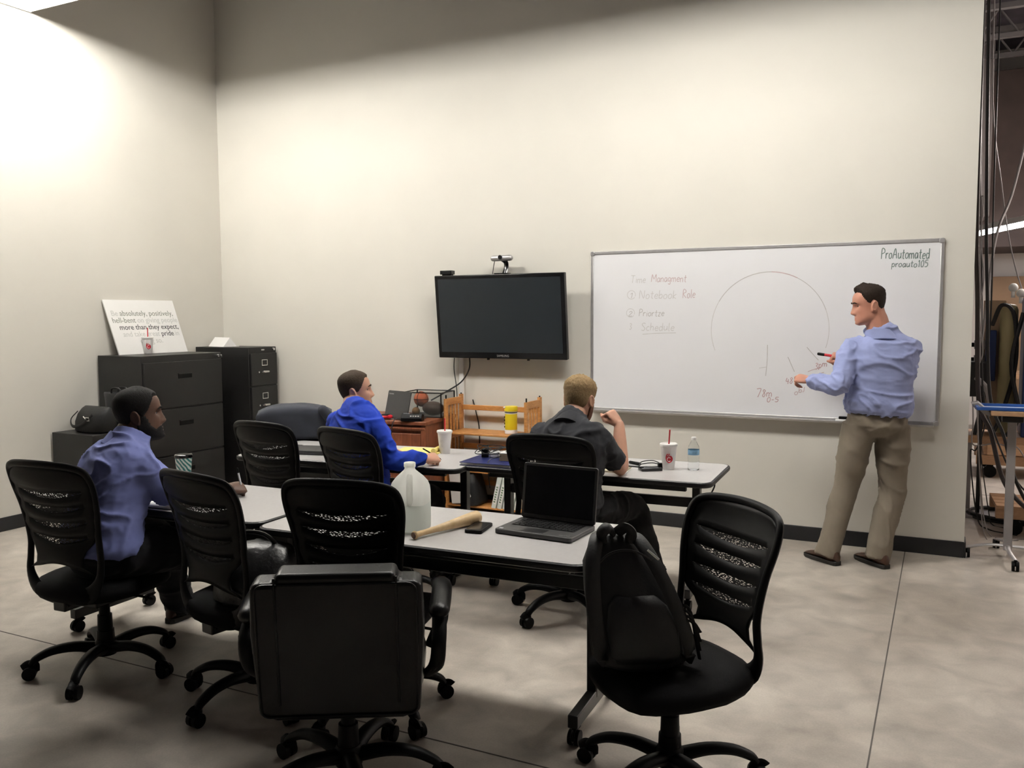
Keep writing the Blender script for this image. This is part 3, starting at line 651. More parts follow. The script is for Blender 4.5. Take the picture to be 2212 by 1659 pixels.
write('3', 1359, 1366, 712, 0.045, 'ink_pale'); write('Schedule', 1385, 1458, 714, 0.058, 'ink_pale'); stroke([(1388, 722), (1420, 720), (1460, 719)], 'ink_pale')
write('ProAutomated', 1903, 2009, 559, 0.066, 'ink_green', 0.0055); write('proauto105', 1926, 2006, 577, 0.044, 'ink_green', 0.0045)
# big circle, in pieces of different strength
cp = [at_y(1660, 712, YB)]
def arc(a0, a1, ink, wd):
    m = MB(); ribbon(m, [cp[0]+Vector((0.405*math.cos(R(a)), 0, 0.405*math.sin(R(a)))) for a in [a0+(a1-a0)*i/24 for i in range(25)]], wd); m.build('drawn_circle', K[ink], wb, smooth=0)
arc(62, 88, 'ink_red', 0.006); arc(88, 150, 'ink_grey', 0.005); arc(150, 202, 'ink_pale', 0.004); arc(62, 20, 'ink_grey', 0.004); arc(20, -18, 'ink_pale', 0.004)
stroke([(1658, 745), (1657, 780), (1654, 812)], 'ink_grey'); stroke([(1640, 795), (1655, 793)], 'ink_pale'); stroke([(1702, 771), (1709, 787), (1716, 803)], 'ink_grey'); stroke([(1743, 750), (1755, 764), (1768, 778)], 'ink_grey')
stroke([(1745, 803), (1758, 798), (1772, 795)], 'ink_red')
write('7', 1633, 1645, 858, 0.060, 'ink_red2'); write('8m', 1646, 1669, 857, 0.052, 'ink_red2'); write('0-5', 1656, 1683, 868, 0.034, 'ink_red2')
write('48', 1697, 1714, 829, 0.042, 'ink_red2'); write('3pm', 1760, 1788, 797, 0.042, 'ink_red2', slope=-9); write('obj', 1716, 1740, 853, 0.040, 'ink_red', slope=-14)
stroke([(1776, 818), (1772, 808), (1780, 804)], 'ink_red')
# markers in the tray
def marker(name, loc, d, label, cap, barrel, L=0.125):
    d = Vector(d).normalized(); z = Vector((0, 0, 1)); y = z.cross(d).normalized(); z = d.cross(y)
    g = thing(name, label, 'marker', loc); M = frame((0, 0, 0), y, z, d)
    m = MB(); m.lathe([(0.007, 0), (0.009, 0.004), (0.009, L*0.62), (0.0075, L*0.64)], 12, M); m.build('barrel', barrel, g)
    m = MB(); m.lathe([(0.0095, L*0.62), (0.0095, L*0.95), (0.006, L)], 12, M); m.build('cap', cap, g)
    return g
# ================================================================== people
def remesh(mb, name, vox, smooth=3, fac=0.5):
    me = mb.mesh(name); o = bpy.data.objects.new(name, me); COL.objects.link(o)
    r = o.modifiers.new('r', 'REMESH'); r.mode = 'VOXEL'; r.voxel_size = vox; r.adaptivity = 0
    s = o.modifiers.new('s', 'SMOOTH'); s.iterations = smooth; s.factor = fac
    dg = bpy.context.evaluated_depsgraph_get(); out = bpy.data.meshes.new_from_object(o.evaluated_get(dg))
    bpy.data.objects.remove(o); bpy.data.meshes.remove(me); out.name = name; out.materials.clear()
    return out
def ss(x): x = max(0.0, min(1.0, x)); return x*x*(3-2*x)
HX = [(-.120, .070), (-.113, .088), (-.100, .095), (-.085, .092), (-.06, .090), (-.03, .090), (0, .088), (.025, .093), (.05, .092), (.07, .085), (.09, .068), (.105, .046), (.114, .022), (.118, .006)]
HB = [(-.120, .0), (-.113, -.010), (-.100, -.022), (-.085, -.04), (-.06, -.062), (-.03, -.082), (0, -.095), (.025, -.101), (.05, -.101), (.07, -.096), (.09, -.080), (.105, -.058), (.114, -.030), (.118, -.010)]
HW = [(-.120, .022), (-.113, .038), (-.100, .050), (-.085, .058), (-.06, .064), (-.03, .069), (0, .073), (.025, .077), (.05, .077), (.07, .072), (.09, .060), (.105, .043), (.114, .022), (.118, .008)]
def sm(tab, z): return (interp(tab, z-0.006)+2*interp(tab, z)+interp(tab, z+0.006))/4
def head_pt(z, ph, o):
    c, s = math.cos(ph), math.sin(ph)
    a = sm(HX, z) if c > 0 else -sm(HB, z); b = sm(HW, z)
    ex = 2.35 if c > 0 else 2.1
    f = (abs(c)**ex+abs(s)**ex)**(-1/ex)
    x, y = a*f*c, b*f*s
    y *= 1+(o.get('jaw', 1.0)-1)*ss((-.015-z)/.06)
    if c > 0:
        g = lambda yc, zc, sy, sz: math.exp(-((y-yc)/sy)**2-((z-zc)/sz)**2)
        ns = interp([(-.056, 0), (-.048, .55), (-.040, 1.0), (-.03, .88), (0.0, .42), (.018, .12), (.03, 0)], z)
        wn = interp([(-.056, .020), (-.03, .015), (.02, .010)], z)
        x += o.get('nose', .028)*ns*math.exp(-(y/wn)**2)
        x += 0.006*ns*(math.exp(-((y-.016)/.007)**2)+math.exp(-((y+.016)/.007)**2)) if z < -.03 else 0
        for sy in (-1, 1):
            x -= 0.013*g(sy*.033, .003, .016, .011); x += 0.006*g(sy*.030, .024, .022, .008); x += 0.005*g(sy*.045, -.028, .02, .018)
        x += o.get('lip', .007)*(g(0, -.069, .022, .0055)+1.1*g(0, -.082, .020, .006)) - .004*g(0, -.0755, .022, .003) - .004*g(0, -.093, .02, .005) + .006*g(0, -.107, .020, .012)
    return Vector((x, y, z))
def head_grid(o, nz=52, nph=56):
    zs = [-.120+.238*(1-math.cos(math.pi*(i+.3)/(nz+.6)))/2 for i in range(nz+1)]
    return [[head_pt(z, 2*math.pi*k/nph, o) for k in range(nph)] for z in zs]
def make_head(mb, M, o):
    mb.rings([[M @ p for p in r] for r in head_grid(o)])
    for s in (-1, 1):
        E_ = M @ Matrix.Translation((-.012, s*.076, -.012)) @ Matrix.Rotation(R(-14), 4, 'Y') @ Matrix.Rotation(s*R(22), 4, 'Z')
        mb.add(*_ellmesh((.018, .0065, .031)), M=E_)
        mb.add(*_torus(.016, .028, .005), M=E_ @ Matrix.Translation((-.001, s*.005, .002)))
        mb.add(*_ellmesh((.008, .006, .010)), M=E_ @ Matrix.Translation((.004, s*.001, -.026)))
def _ellmesh(r):
    t = MB(); t.ell((0, 0, 0), r, None, 14, 10); return t.v, t.f
def _torus(a, b, r):
    t = MB(); t.tube([(a*math.cos(q), 0, b*math.sin(q)) for q in [2*math.pi*i/18 for i in range(18)]], r, 8, True); return t.v, t.f
HL = [(0, .074), (25, .078), (45, .072), (58, .045), (68, .012), (80, -.012), (88, -.006), (96, .018), (106, .0), (118, -.035), (140, -.062), (180, -.070)]
HL2 = [(0, .080), (22, .088), (40, .086), (55, .074), (66, .045), (76, .012), (86, .006), (96, .026), (106, .008), (120, -.028), (140, -.052), (180, -.060)]
def make_hair(M, o, material, parent, base, name='hair', top=0.014, side=0.005, line=HL, shift=0.0, tuft=0.0, front=0.0, seed=1):
    nz, nph = 64, 96
    zs = [-.085+.203*(1-math.cos(math.pi*(i+.15)/(nz+.3)))/2 for i in range(nz+1)]
    grid = []; mk = []
    for z in zs:
        row = []; mr = []
        for k in range(nph):
            ph = 2*math.pi*k/nph; p = head_pt(z, ph, o); deg = math.degrees(ph if ph < math.pi else 2*math.pi-ph)
            nzv = noise.noise(Vector((p.x*60+seed, p.y*60, p.z*60)))
            q = ss((z-interp(line, deg)-shift+nzv*0.004)/.010)
            th = lerp(side, top, ss((z-.02)/.07))
            th *= 1+tuft*noise.noise(Vector((p.x*170, p.y*170+seed, p.z*90)))
            th += front*math.exp(-((deg)/38.0)**2)*ss((z-.07)/.03)
            nv = Vector((p.x, p.y*1.4, max(0.0, z-.02)*1.6)).normalized()
            row.append(M @ (p+nv*(th*q-.003*(1-q)))); mr.append(q)
        grid.append(row); mk.append(mr)
    mb = MB(); o0 = 0
    for r in grid: mb.v += [tuple(p-base) for p in r]
    for i in range(nz):
        for k in range(nph):
            k2 = (k+1) % nph
            if max(mk[i][k], mk[i][k2], mk[i+1][k], mk[i+1][k2]) > .01:
                mb.f.append((i*nph+k, i*nph+k2, (i+1)*nph+k2, (i+1)*nph+k))
    mb.f.append(tuple(nz*nph+k for k in range(nph)))
    me = bpy.data.meshes.new(name); me.from_pydata(mb.v, [], mb.f)
    bm = bmesh.new(); bm.from_mesh(me); bmesh.ops.delete(bm, geom=[v for v in bm.verts if not v.link_faces], context='VERTS'); bmesh.ops.recalc_face_normals(bm, faces=bm.faces); bm.to_mesh(me); bm.free()
    return link(name, me, material, parent, smooth=180)
def make_beard(M, o, material, parent, base, th=0.006):
    nz, nph = 30, 72; mb = MB(); mk = []
    zs = [-.1195+.115*i/nz for i in range(nz+1)]
    for z in zs:
        mr = []
        for k in range(nph):
            ph = -math.pi+2*math.pi*k/nph; deg = abs(math.degrees(ph)); p = head_pt(z, ph, o)
            top = interp([(0, -.052), (18, -.054), (32, -.058), (45, -.066), (62, -.045), (74, .0), (88, .0), (96, -.03), (100, -.2)], deg)
            q = ss((top-z)/.010)
            if abs(p.y) < .020 and -.088 < z < -.063: q = 0
            nv = Vector((p.x, p.y*1.4, -0.02)).normalized(); mr.append(q)
            mb.v.append(tuple(M @ (p+nv*(th*q-.003*(1-q)))-base))
        mk.append(mr)
    for i in range(nz):
        for k in range(nph):
            k2 = (k+1) % nph
            if max(mk[i][k], mk[i][k2], mk[i+1][k], mk[i+1][k2]) > .01: mb.f.append((i*nph+k, i*nph+k2, (i+1)*nph+k2, (i+1)*nph+k))
    me = bpy.data.meshes.new('beard'); me.from_pydata(mb.v, [], mb.f)
    bm = bmesh.new(); bm.from_mesh(me); bmesh.ops.delete(bm, geom=[v for v in bm.verts if not v.link_faces], context='VERTS'); bmesh.ops.recalc_face_normals(bm, faces=bm.faces); bm.to_mesh(me); bm.free()
    return link('beard', me, material, parent, smooth=180)
POSE = {'pen': ((62, 62, 35), (66, 66, 40), (72, 70, 45), (76, 70, 45)), 'fist': ((75, 85, 50), (78, 88, 50), (80, 88, 50), (82, 85, 45)), 'relax': ((22, 30, 18), (28, 34, 20), (32, 36, 22), (36, 36, 24)), 'point': ((38, 45, 25), (58, 60, 35), (66, 66, 40), (70, 66, 40))}
def make_hand(mb, wrist, d, up, side, pose, sc_=1.0):
    x = Vector(d).normalized(); z = Vector(up); z = (z-x*z.dot(x)).normalized(); y = z.cross(x)
    M = frame(wrist, x*sc_, y*sc_, z*sc_)
    def T(p): return M @ Vector(p)
    rs = []
    for xx, hw, ht, zz in ((-.02, .026, .020, 0), (0.0, .027, .019, 0), (.025, .035, .020, 0), (.055, .041, .018, 0), (.08, .041, .015, .001), (.092, .036, .010, 0)):
        rs.append([T((xx, hw*math.cos(q), zz+ht*math.sin(q))) for q in [2*math.pi*i/16 for i in range(16)]])
    mb.rings(rs)
    for i, (ln, yy) in enumerate(((1.0, .030), (1.10, .010), (1.03, -.010), (.82, -.028))):
        p = Vector((.084-(.004*abs(i-1)), side*yy, 0)); a = 0; pts = [p.copy()]; rad = [.0095]
        sp = side*(.06-.045*i)
        for j, (seg, rr) in enumerate(((.043, .0092), (.027, .0083), (.021, .0070))):
            a += R(POSE[pose][i][j]); p = p+Vector((math.cos(a)*math.cos(sp), math.sin(sp)*math.cos(a), -math.sin(a)))*seg*ln
            pts.append(p.copy()); rad.append(rr*(0.9 if i == 3 else 1))
        mb.tube([T(q) for q in pts], rad if sc_ == 1 else [r*sc_ for r in rad], 10, round_ends=True)
    cl = {'pen': .35, 'fist': .15, 'relax': .75, 'point': .4}[pose]
    b0 = Vector((.018, side*.024, -.006)); b1 = b0+Vector((.036, side*.026*cl+side*.010, -.020)); b2 = b1+Vector((.030, side*(.020*cl-.010), -.010*(1.6-cl))); b3 = b2+Vector((.022, side*(.008*cl-.012), -.004))
    mb.tube([T(q) for q in (b0, b1, b2, b3)], [.014, .012, .0105, .0085], 10, round_ends=True)
def spine_rings(P, prof, n=24, ex=2.4):
    ps = crom([P['pelvis'], P['waist'], P['chest'], P['sho'], P['neck']], 8); L = [0]
    for a, b in zip(ps, ps[1:]): L.append(L[-1]+(b-a).length)
    i_s = 24; S = L[i_s]
    out = []
    for t, a, b, fo in prof:
        s = t*S
        if s <= 0: c = ps[0]+(ps[0]-ps[1]).normalized()*(-s); tan = (ps[1]-ps[0]).normalized()
        else:
            k = max(j for j in range(len(ps)) if L[j] <= min(s, L[-1]-1e-6)); k = min(k, len(ps)-2)
            c = ps[k]+(ps[k+1]-ps[k])*((s-L[k])/(L[k+1]-L[k])); tan = (ps[k+1]-ps[k]).normalized()
        f = ss(t); lat = (P['hlat']*(1-f)+P['slat']*f).normalized(); lat = (lat-tan*lat.dot(tan)).normalized(); fw = tan.cross(lat)   # lat = body's left
        fw = -fw if fw.dot(P['fwd']) < 0 else fw
        ring = []
        for q in range(n):
            an = 2*math.pi*q/n; cc, s_ = math.cos(an), math.sin(an); g = (abs(cc)**ex+abs(s_)**ex)**(-1/ex)
            ring.append(c+lat*a*g*cc+fw*(b*g*s_+fo))
        out.append(ring)
    return out
def folds(me, amp, freq, seed, fn=None, vert=1.5):
    n = len(me.vertices); co = [0.0]*(3*n); nr = [0.0]*(3*n)
    me.vertices.foreach_get('co', co); me.vertices.foreach_get('normal', nr)
    for i in range(n):
        x, y, z = co[3*i:3*i+3]
        q = Vector((x*freq+seed+0.6*z*freq, y*freq-0.5*z*freq, z*freq*vert))
        w1 = noise.noise(q*0.5)*1.2; q = q+Vector((w1, w1, 0))
        n1 = noise.noise(q); n2 = noise.noise(q*2.3+Vector((0, seed, 3)))
        r1 = max(0.0, 1-abs(n1)*3.2); r2 = max(0.0, 1-abs(n2)*3.0)
        d = amp*(r1*r1*1.5+r2*r2*0.30-0.40)
        for k in range(3): co[3*i+k] += nr[3*i+k]*d
    me.vertices.foreach_set('co', co); me.update()
def person(label, base, P, look):
    base = Vector(base); g = thing('person', label, 'person', base)
    for k, v in P.items():
        if isinstance(v, (tuple, list)) and len(v) == 3: P[k] = Vector(v)
    P['slat'] = (P['shL']-P['shR']).normalized(); P['hlat'] = (P['hipL']-P['hipR']).normalized()
    P['sho'] = (P['shL']+P['shR'])/2+Vector((0, 0, 0.035))
    for s in 'LR': P['sh'+s] = P['sh'+s]-Vector((0, 0, 0.028))
    P['pelvis'] = (P['hipL']+P['hipR'])/2
    sc_ = look.get('bulk', 1.0); hd = P['head']; M = Matrix.Translation(hd) @ rotz(R(P['haz'])) @ Matrix.Rotation(R(P.get('hpit', 0)), 4, 'Y') @ Matrix.Rotation(R(P.get('hrol', 0)), 4, 'X')
    M = M @ Matrix.Scale(look.get('hscale', 1.0), 4)
    o = look.get('face', {})
    P['neck'] = P['sho']+(hd-P['sho'])*0.42+Vector((0, 0, 0))
    if 'waist' not in P: P['waist'] = lerp(P['pelvis'], P['chest'], .45)
    # ---- body, one continuous skin mesh
    b = MB(); make_head(b, M, o)
    nk = M @ Vector((-.022, 0, -.055)); nb = P['sho']-P['fwd']*0.01
    nr = look.get('neck', .056)
    b.tube(crom([nb-Vector((0, 0, .05)), lerp(nb, nk, .45), nk, M @ Vector((-.018, 0, -.02))], 4), [nr*1.2]*3+[nr*1.05]*4+[nr]*5+[nr*.9], 18, round_ends=True)
    prof = [(-.10, .11, .08, 0), (0, .125, .085, 0), (.3, .12, .08, 0), (.6, .14, .09, 0), (.8, .15, .085, 0), (.95, .12, .06, 0), (1.03, .075, .055, 0)]
    b.rings(spine_rings(P, prof))
    for s in 'LR':
        sh, el, wr = P['sh'+s], P['el'+s], P['wr'+s]; inn = P['sho']+(sh-P['sho'])*.55-Vector((0, 0, .03))
        b.tube(crom([inn, sh, lerp(sh, el, .5), el, lerp(el, wr, .35), wr], 4), [r*sc_ for r in [.048]*4+[.050, .050, .049, .048]+[.046, .044, .042, .040]+[.040, .041, .042, .043]+[.042, .040, .037, .033]+[.027]], 14, round_ends=True)
        hdv = P['hd'+s]; make_hand(b, wr, hdv, P['hu'+s], (1 if s == 'R' else -1), P['hp'+s])
        hp, kn, an = P['hip'+s], P['kn'+s], P['an'+s]
        b.tube(crom([hp, lerp(hp, kn, .5), kn, lerp(kn, an, .35), an], 4), [.072]*3+[.07]*3+[.055]*4+[.055]*4+[.038]*3, 14, round_ends=True)
        td = P['toe'+s].normalized(); b.tube([an-td*.045-Vector((0, 0, .043)), an+td*.06-Vector((0, 0, .050)), an+td*.15-Vector((0, 0, .055))], [.026, .024, .018], 10, round_ends=True)
    me = remesh(b, 'body', .005, 2, .45); me.transform(Matrix.Translation(-base))
    bo = link('body', me, look['skin'], g, smooth=180)
    # ---- face details
    for s in (-1, 1):
        m = MB(); m.ell((0, 0, 0), (.0105, .0120, .0100), None, 14, 10); em = m.build('eye', K['eye'], g, smooth=180); em.data.transform(M @ Matrix.Translation((.0640, s*.033, .002))); em.location = -base
        m = MB(); m.ell((.0080, 0, 0), (.0035, .0068, .0068), None, 12, 8); ir = m.build('iris', look['iris'], em, smooth=180); ir.data.transform(M @ Matrix.Translation((.0640, s*.033, .002)))
        m = MB(); m.tube([M @ head_pt(zz, s*R(a), o)+(M.to_3x3() @ Vector((.0015, 0, 0))) for a, zz in ((9, .0215), (17, .026), (27, .0265), (36, .021))], [.003, .0042, .0042, .0022], 8, round_ends=True)
        eb = m.build('eyebrow', look['brow'], g, smooth=180); eb.location = -base
    m = MB(); 
    m.tube([M @ (head_pt(-.0755+.0008*abs(a)/8, R(a), o)+Vector((.001, 0, 0))) for a in (-15, -8, 0, 8, 15)], [.0015, .0032, .0036, .0032, .0015], 8, round_ends=True)
    lp = m.build('lips', look['lips'], g, smooth=180); lp.location = -base
    look['hair'](M, o, g, base)
    # ---- shirt
    t = MB(); k = look.get('torso', 1.0)
    prof = look.get('prof') or [(.0, .176, .128, 0), (.03, .184, .136, 0), (.10, .182, .134, 0), (.3, .170, .122, 0), (.55, .182, .130, 0), (.75, .196, .130, 0), (.88, .192, .116, 0), (.97, .165, .094, 0), (1.03, .115, .078, 0), (1.10, .078, .070, 0), (1.17, .064, .064, 0)]
    t.rings(spine_rings(P, [(a, w_*k, d*k, f) for a, w_, d, f in prof]))
    for s in 'LR':
        sh, el, wr = P['sh'+s], P['el'+s], P['wr'+s]; inn = P['sho']+(sh-P['sho'])*.5-Vector((0, 0, .045))
        if look['sleeve'] == 'long':
            pts = [inn, sh, lerp(sh, el, .5), el, lerp(el, wr, .5), lerp(el, wr, .97)]; rr = [.066, .067, .067, .066]+[.066, .065, .064, .063]+[.061, .059, .058, .057]+[.057, .057, .056, .054]+[.052, .049, .046, .042]+[.040]
            t.tube(crom(pts, 4), [r*sc_ for r in rr], 16)
        else:
            e2 = lerp(sh, el, look.get('slen', .72)); pts = [inn, sh, lerp(sh, e2, .5), e2]; t.tube(crom(pts, 4), [r*sc_ for r in [.066, .067, .067, .066]+[.066, .065, .064, .064]+[.064, .065, .066, .067]+[.068]], 16)
    me = remesh(t, 'shirt', .008, 4, .5); folds(me, look.get('fold', .006), 7.5, look.get('seed', 1), look.get('foldfn')); me.transform(Matrix.Translation(-base))
    shirt = link('shirt', me, look['shirt'], g, smooth=180)
    # collar
    ax = (P['neck']-P['sho']).normalized(); c0 = lerp(nb, nk, .27)-P['fwd']*0.004; lat = P['slat']; fw = ax.cross(lat); fw = -fw if fw.dot(P['fwd']) < 0 else fw
    cr = nr*1.22; rs = []
    for q in range(26):
        an_ = R(-155+310*q/25); dv = -fw*math.cos(an_)+lat*math.sin(an_); drop = -.018*(1-math.cos(an_))/2*2.2
        cpt = c0+dv*cr+ax*drop
        rs.append([cpt+ax*.024-dv*.003, cpt+ax*.025+dv*.003, cpt-ax*.040+dv*.026, cpt-ax*.044+dv*.008])
    m = MB(); m.rings([[p-base for p in r] for r in rs]); m.build('collar', look['shirt'], g, bevel=.0015, smooth=60)
    # ---- trousers
    t = MB(); tr = look.get('leg', 1.0)
    t.rings(spine_rings(P, [(-.22, .12, .10, 0), (-.12, .165, .125, 0), (0, .178, .13, 0), (.10, .172, .126, 0), (look.get('waistband', .16), .166, .122, 0)] if look.get('seated') else [(-.13, .12, .095, 0), (-.06, .160, .120, -.002), (0, .178, .134, -.006), (.10, .176, .130, 0), (.20, .170, .124, 0)]))
    for s in 'LR':
        hp, kn, an = P['hip'+s], P['kn'+s], P['an'+s]
        t.tube(crom([hp, lerp(hp, kn, .5), kn, lerp(kn, an, .4), lerp(kn, an, look.get('hem', 1.05))], 4), [r*tr for r in [.098, .098, .097, .095]+[.091, .087, .083, .079]+[.075, .074, .073, .072]+[.071, .070, .070, .070]+[.071]], 16)
    me = remesh(t, 'trousers', .009, 4, .5); folds(me, look.get('tfold', .006), 6.0, look.get('seed', 1)+9, None, look.get('tvert', 1.0)); me.transform(Matrix.Translation(-base))
    link('trousers', me, look['trousers'], g, smooth=180)
    # ---- shoes
    for s in 'LR':
        an = P['an'+s]; td = Vector((P['toe'+s].x, P['toe'+s].y, 0)).normalized(); ld = Vector((-td.y, td.x, 0)); zf = P.get('zf', 0.0)
        rs = []
        for u, wd, h0, h1 in ((-.085, .018, .022, .052), (-.075, .030, .022, .085), (-.04, .036, .022, .098), (.0, .038, .022, .092), (.05, .042, .022, .075), (.10, .047, .022, .058), (.15, .044, .022, .046), (.18, .032, .022, .036), (.192, .014, .024, .030)):
            c = Vector((an.x, an.y, zf))+td*u; rs.append([c+ld*wd*math.cos(q)*(1.0 if math.sin(q) < .3 else .86)+Vector((0, 0, (h0+h1)/2+(h1-h0)/2*math.sin(q))) for q in [2*math.pi*i/14 for i in range(14)]])
        m = MB(); m.rings([[p-base for p in r] for r in rs]); sho = m.build('shoe', look['shoe'], g, smooth=60)
        sole = []
        for u, wd in ((-.090, .020), (-.075, .034), (0, .040), (.10, .051), (.16, .046), (.19, .030), (.198, .012)):
            sole.append((u, wd))
        poly = [(u, w_) for u, w_ in sole]+[(u, -w_) for u, w_ in reversed(sole)]
        m = MB(); m.prism(poly, 0.001, .026, frame(Vector((an.x, an.y, zf))-base, td, ld, (0, 0, 1))); m.build('sole', K['sole'], sho, bevel=.004)
    if look.get('belt'):
        rg = spine_rings(P, [(.125, .181, .136, 0), (.195, .180, .136, 0)])
        m = MB(); m.rings([[p-base for p in r] for r in rg], cap=False); m.build('belt', K['belt'], g, solid=.006, smooth=60)
    return g, M
K['eye'] = mat('eye_white', (0.50, 0.46, 0.42), 0.3, var=.02)
K['sole'] = mat('shoe_sole', (0.014, 0.012, 0.010), .6, var=.1)
K['belt'] = mat('belt_leather', (0.012, 0.010, 0.009), .4, var=.1)
skin_fair = mat('fair_skin', (0.56, 0.31, 0.215), .5, bump=.05, bscale=400, var=.10, vscale=14, sss=.05)
skin_ruddy = mat('ruddy_skin', (0.50, 0.235, 0.165), .5, bump=.05, bscale=400, var=.12, vscale=14, sss=.05)
skin_dark = mat('dark_skin', (0.085, 0.040, 0.024), .42, bump=.05, bscale=400, var=.12, vscale=14)
hairm = lambda n, c, b=.7: mat(n, c, .75, spec=.25, bump=b, bscale=420, var=.35, vscale=260, stretch=(1, 1, .35))
hair_black = hairm('black_hair', (0.006, 0.005, 0.005)); hair_brown = hairm('dark_brown_hair', (0.022, 0.013, 0.009)); hair_dk = hairm('brown_buzzed_hair', (0.048, 0.032, 0.021)); hair_blond = hairm('blond_hair', (0.28, 0.19, 0.095), .9); beard_red = hairm('reddish_beard', (0.16, 0.06, 0.03))
cloth = lambda n, c, r=.85: mat(n, c, r, bump=.25, bscale=900, var=.08, vscale=12, spec=.2, sheen=.05)
dark_iris = mat('dark_iris', (0.012, 0.008, 0.006), .2); lipm = mat('lip_rose', (0.42, 0.16, 0.13), .5); lipd = mat('lip_dark', (0.10, 0.04, 0.035), .45)
# --- man standing at the board
P2 = dict(hipL=(-.475, 5.885, .90), hipR=(-.285, 5.945, .90), knL=(-.545, 5.90, .49), knR=(-.275, 5.98, .49), anL=(-.635, 5.82, .085), anR=(-.345, 5.88, .085), toeL=(-.75, .62, 0), toeR=(-.68, .72, 0),
  chest=(-.362, 5.915, 1.24), shL=(-.525, 5.865, 1.41), shR=(-.200, 5.965, 1.41), head=(-.438, 5.885, 1.655), haz=198, hpit=9, fwd=(-.30, .95, 0),
  elL=(-.585, 5.70, 1.155), wrL=(-.775, 5.83, 1.175), elR=(-.36, 6.12, 1.19), wrR=(-.585, 6.105, 1.305), hdL=(-.95, .25, .12), huL=(-.15, -.55, .8), hpL='point', hdR=(-.9, -.05, .25), huR=(.2, -.3, .9), hpR='fist')
person('man standing at the whiteboard in light blue shirt and khaki trousers', (-.45, 5.9, 0), P2, dict(skin=skin_ruddy, iris=dark_iris, brow=hair_brown, lips=lipm, shirt=cloth('light_blue_shirt', (0.31, 0.355, 0.60)), trousers=cloth('khaki_trousers', (0.200, 0.170, 0.130)), shoe=mat('brown_shoe_leather', (0.060, 0.026, 0.014), .4, var=.2), sleeve='long', bulk=1.10, torso=1.06, neck=.066, belt=True, leg=1.08, seed=3, fold=.0085, tfold=.007, tvert=.45, hem=1.10,
  hair=lambda M, o, g, b: make_hair(M, o, hair_brown, g, b, top=.015, side=.0025, tuft=.25, front=.012, line=HL2),
  prof=[(.12, .172, .128, 0), (.17, .190, .145, -.004), (.25, .192, .150, -.006), (.4, .182, .138, 0), (.58, .190, .138, 0), (.75, .205, .136, 0), (.88, .200, .122, 0), (.97, .172, .098, 0), (1.03, .120, .080, 0), (1.10, .084, .076, 0), (1.16, .072, .072, 0)], face=dict(jaw=1.12, nose=.030)))
# --- man in lavender blue at far left
P1 = dict(hipL=(-3.42, 2.585, .565), hipR=(-3.23, 2.57, .565), knL=(-3.50, 3.02, .51), knR=(-3.12, 3.01, .51), anL=(-3.60, 3.24, .085), anR=(-3.06, 3.22, .085), toeL=(-.05, 1, 0), toeR=(.15, 1, 0),
  waist=(-3.325, 2.585, .74), chest=(-3.335, 2.66, .88), shL=(-3.505, 2.79, .985), shR=(-3.165, 2.665, .965), head=(-3.335, 2.80, 1.155), haz=50, hpit=-2, fwd=(.25, .95, 0),
  elL=(-3.60, 2.93, .79), wrL=(-3.42, 3.10, .775), elR=(-3.08, 2.79, .785), wrR=(-3.035, 3.035, .785), hdL=(.8, .6, 0), huL=(0, 0, 1), hpL='relax', hdR=(.25, .95, -.05), huR=(.55, 0, .8), hpR='pen')
gp, M1 = person('bearded man in lavender-blue shirt seated at far left, writing', (-3.33, 2.6, 0), P1, dict(skin=skin_dark, iris=dark_iris, brow=hair_black, lips=lipd, shirt=cloth('lavender_blue_shirt', (0.17, 0.20, 0.44)), trousers=cloth('black_trousers', (0.007, 0.007, 0.009)), shoe=mat('reddish_brown_shoe', (0.055, 0.022, 0.014), .4, var=.2), sleeve='short', slen=.85, bulk=1.12, torso=1.13, neck=.064, seated=True, seed=11, fold=.008, leg=1.14,
  hair=lambda M, o, g, b: (make_hair(M, o, hair_black, g, b, top=.008, side=.006, tuft=.1), make_beard(M, o, hair_black, g, b, .008)), face=dict(jaw=1.15, nose=.026, lip=.010), hscale=1.03))
# --- man in royal blue
P3 = dict(hipL=(-3.02, 3.975, .565), hipR=(-2.83, 3.955, .565), knL=(-3.03, 4.40, .51), knR=(-2.74, 4.38, .51), anL=(-3.03, 4.45, .085), anR=(-2.70, 4.42, .085), toeL=(0, 1, 0), toeR=(.1, 1, 0),
  waist=(-2.94, 3.95, .74), chest=(-2.985, 3.99, .90), shL=(-3.18, 4.06, 1.015), shR=(-2.845, 3.965, 1.005), head=(-3.095, 4.13, 1.165), haz=36, hpit=-4, fwd=(.25, .95, 0),
  elL=(-3.24, 4.16, .80), wrL=(-3.06, 4.33, .79), elR=(-2.735, 3.985, .80), wrR=(-2.64, 4.165, .785), hdL=(.8, .6, 0), huL=(0, 0, 1), hpL='relax', hdR=(.35, .9, 0), huR=(.5, -.2, .8), hpR='pen')
person('man in royal blue shirt seated with his back turned, writing on the yellow pad', (-2.93, 3.96, 0), P3, dict(skin=skin_fair, iris=dark_iris, brow=hair_dk, lips=lipm, shirt=cloth('royal_blue_shirt', (0.012, 0.042, 0.36)), trousers=cloth('black_slacks', (0.007, 0.007, 0.008)), shoe=mat('black_shoe_leather', (0.008, 0.008, 0.008), .35, var=.1), sleeve='long', bulk=.98, torso=.98, neck=.054, seated=True, seed=23, fold=.009,
  hair=lambda M, o, g, b: make_hair(M, o, hair_dk, g, b, top=.010, side=.003, tuft=.1), face=dict(nose=.028), hscale=.95))
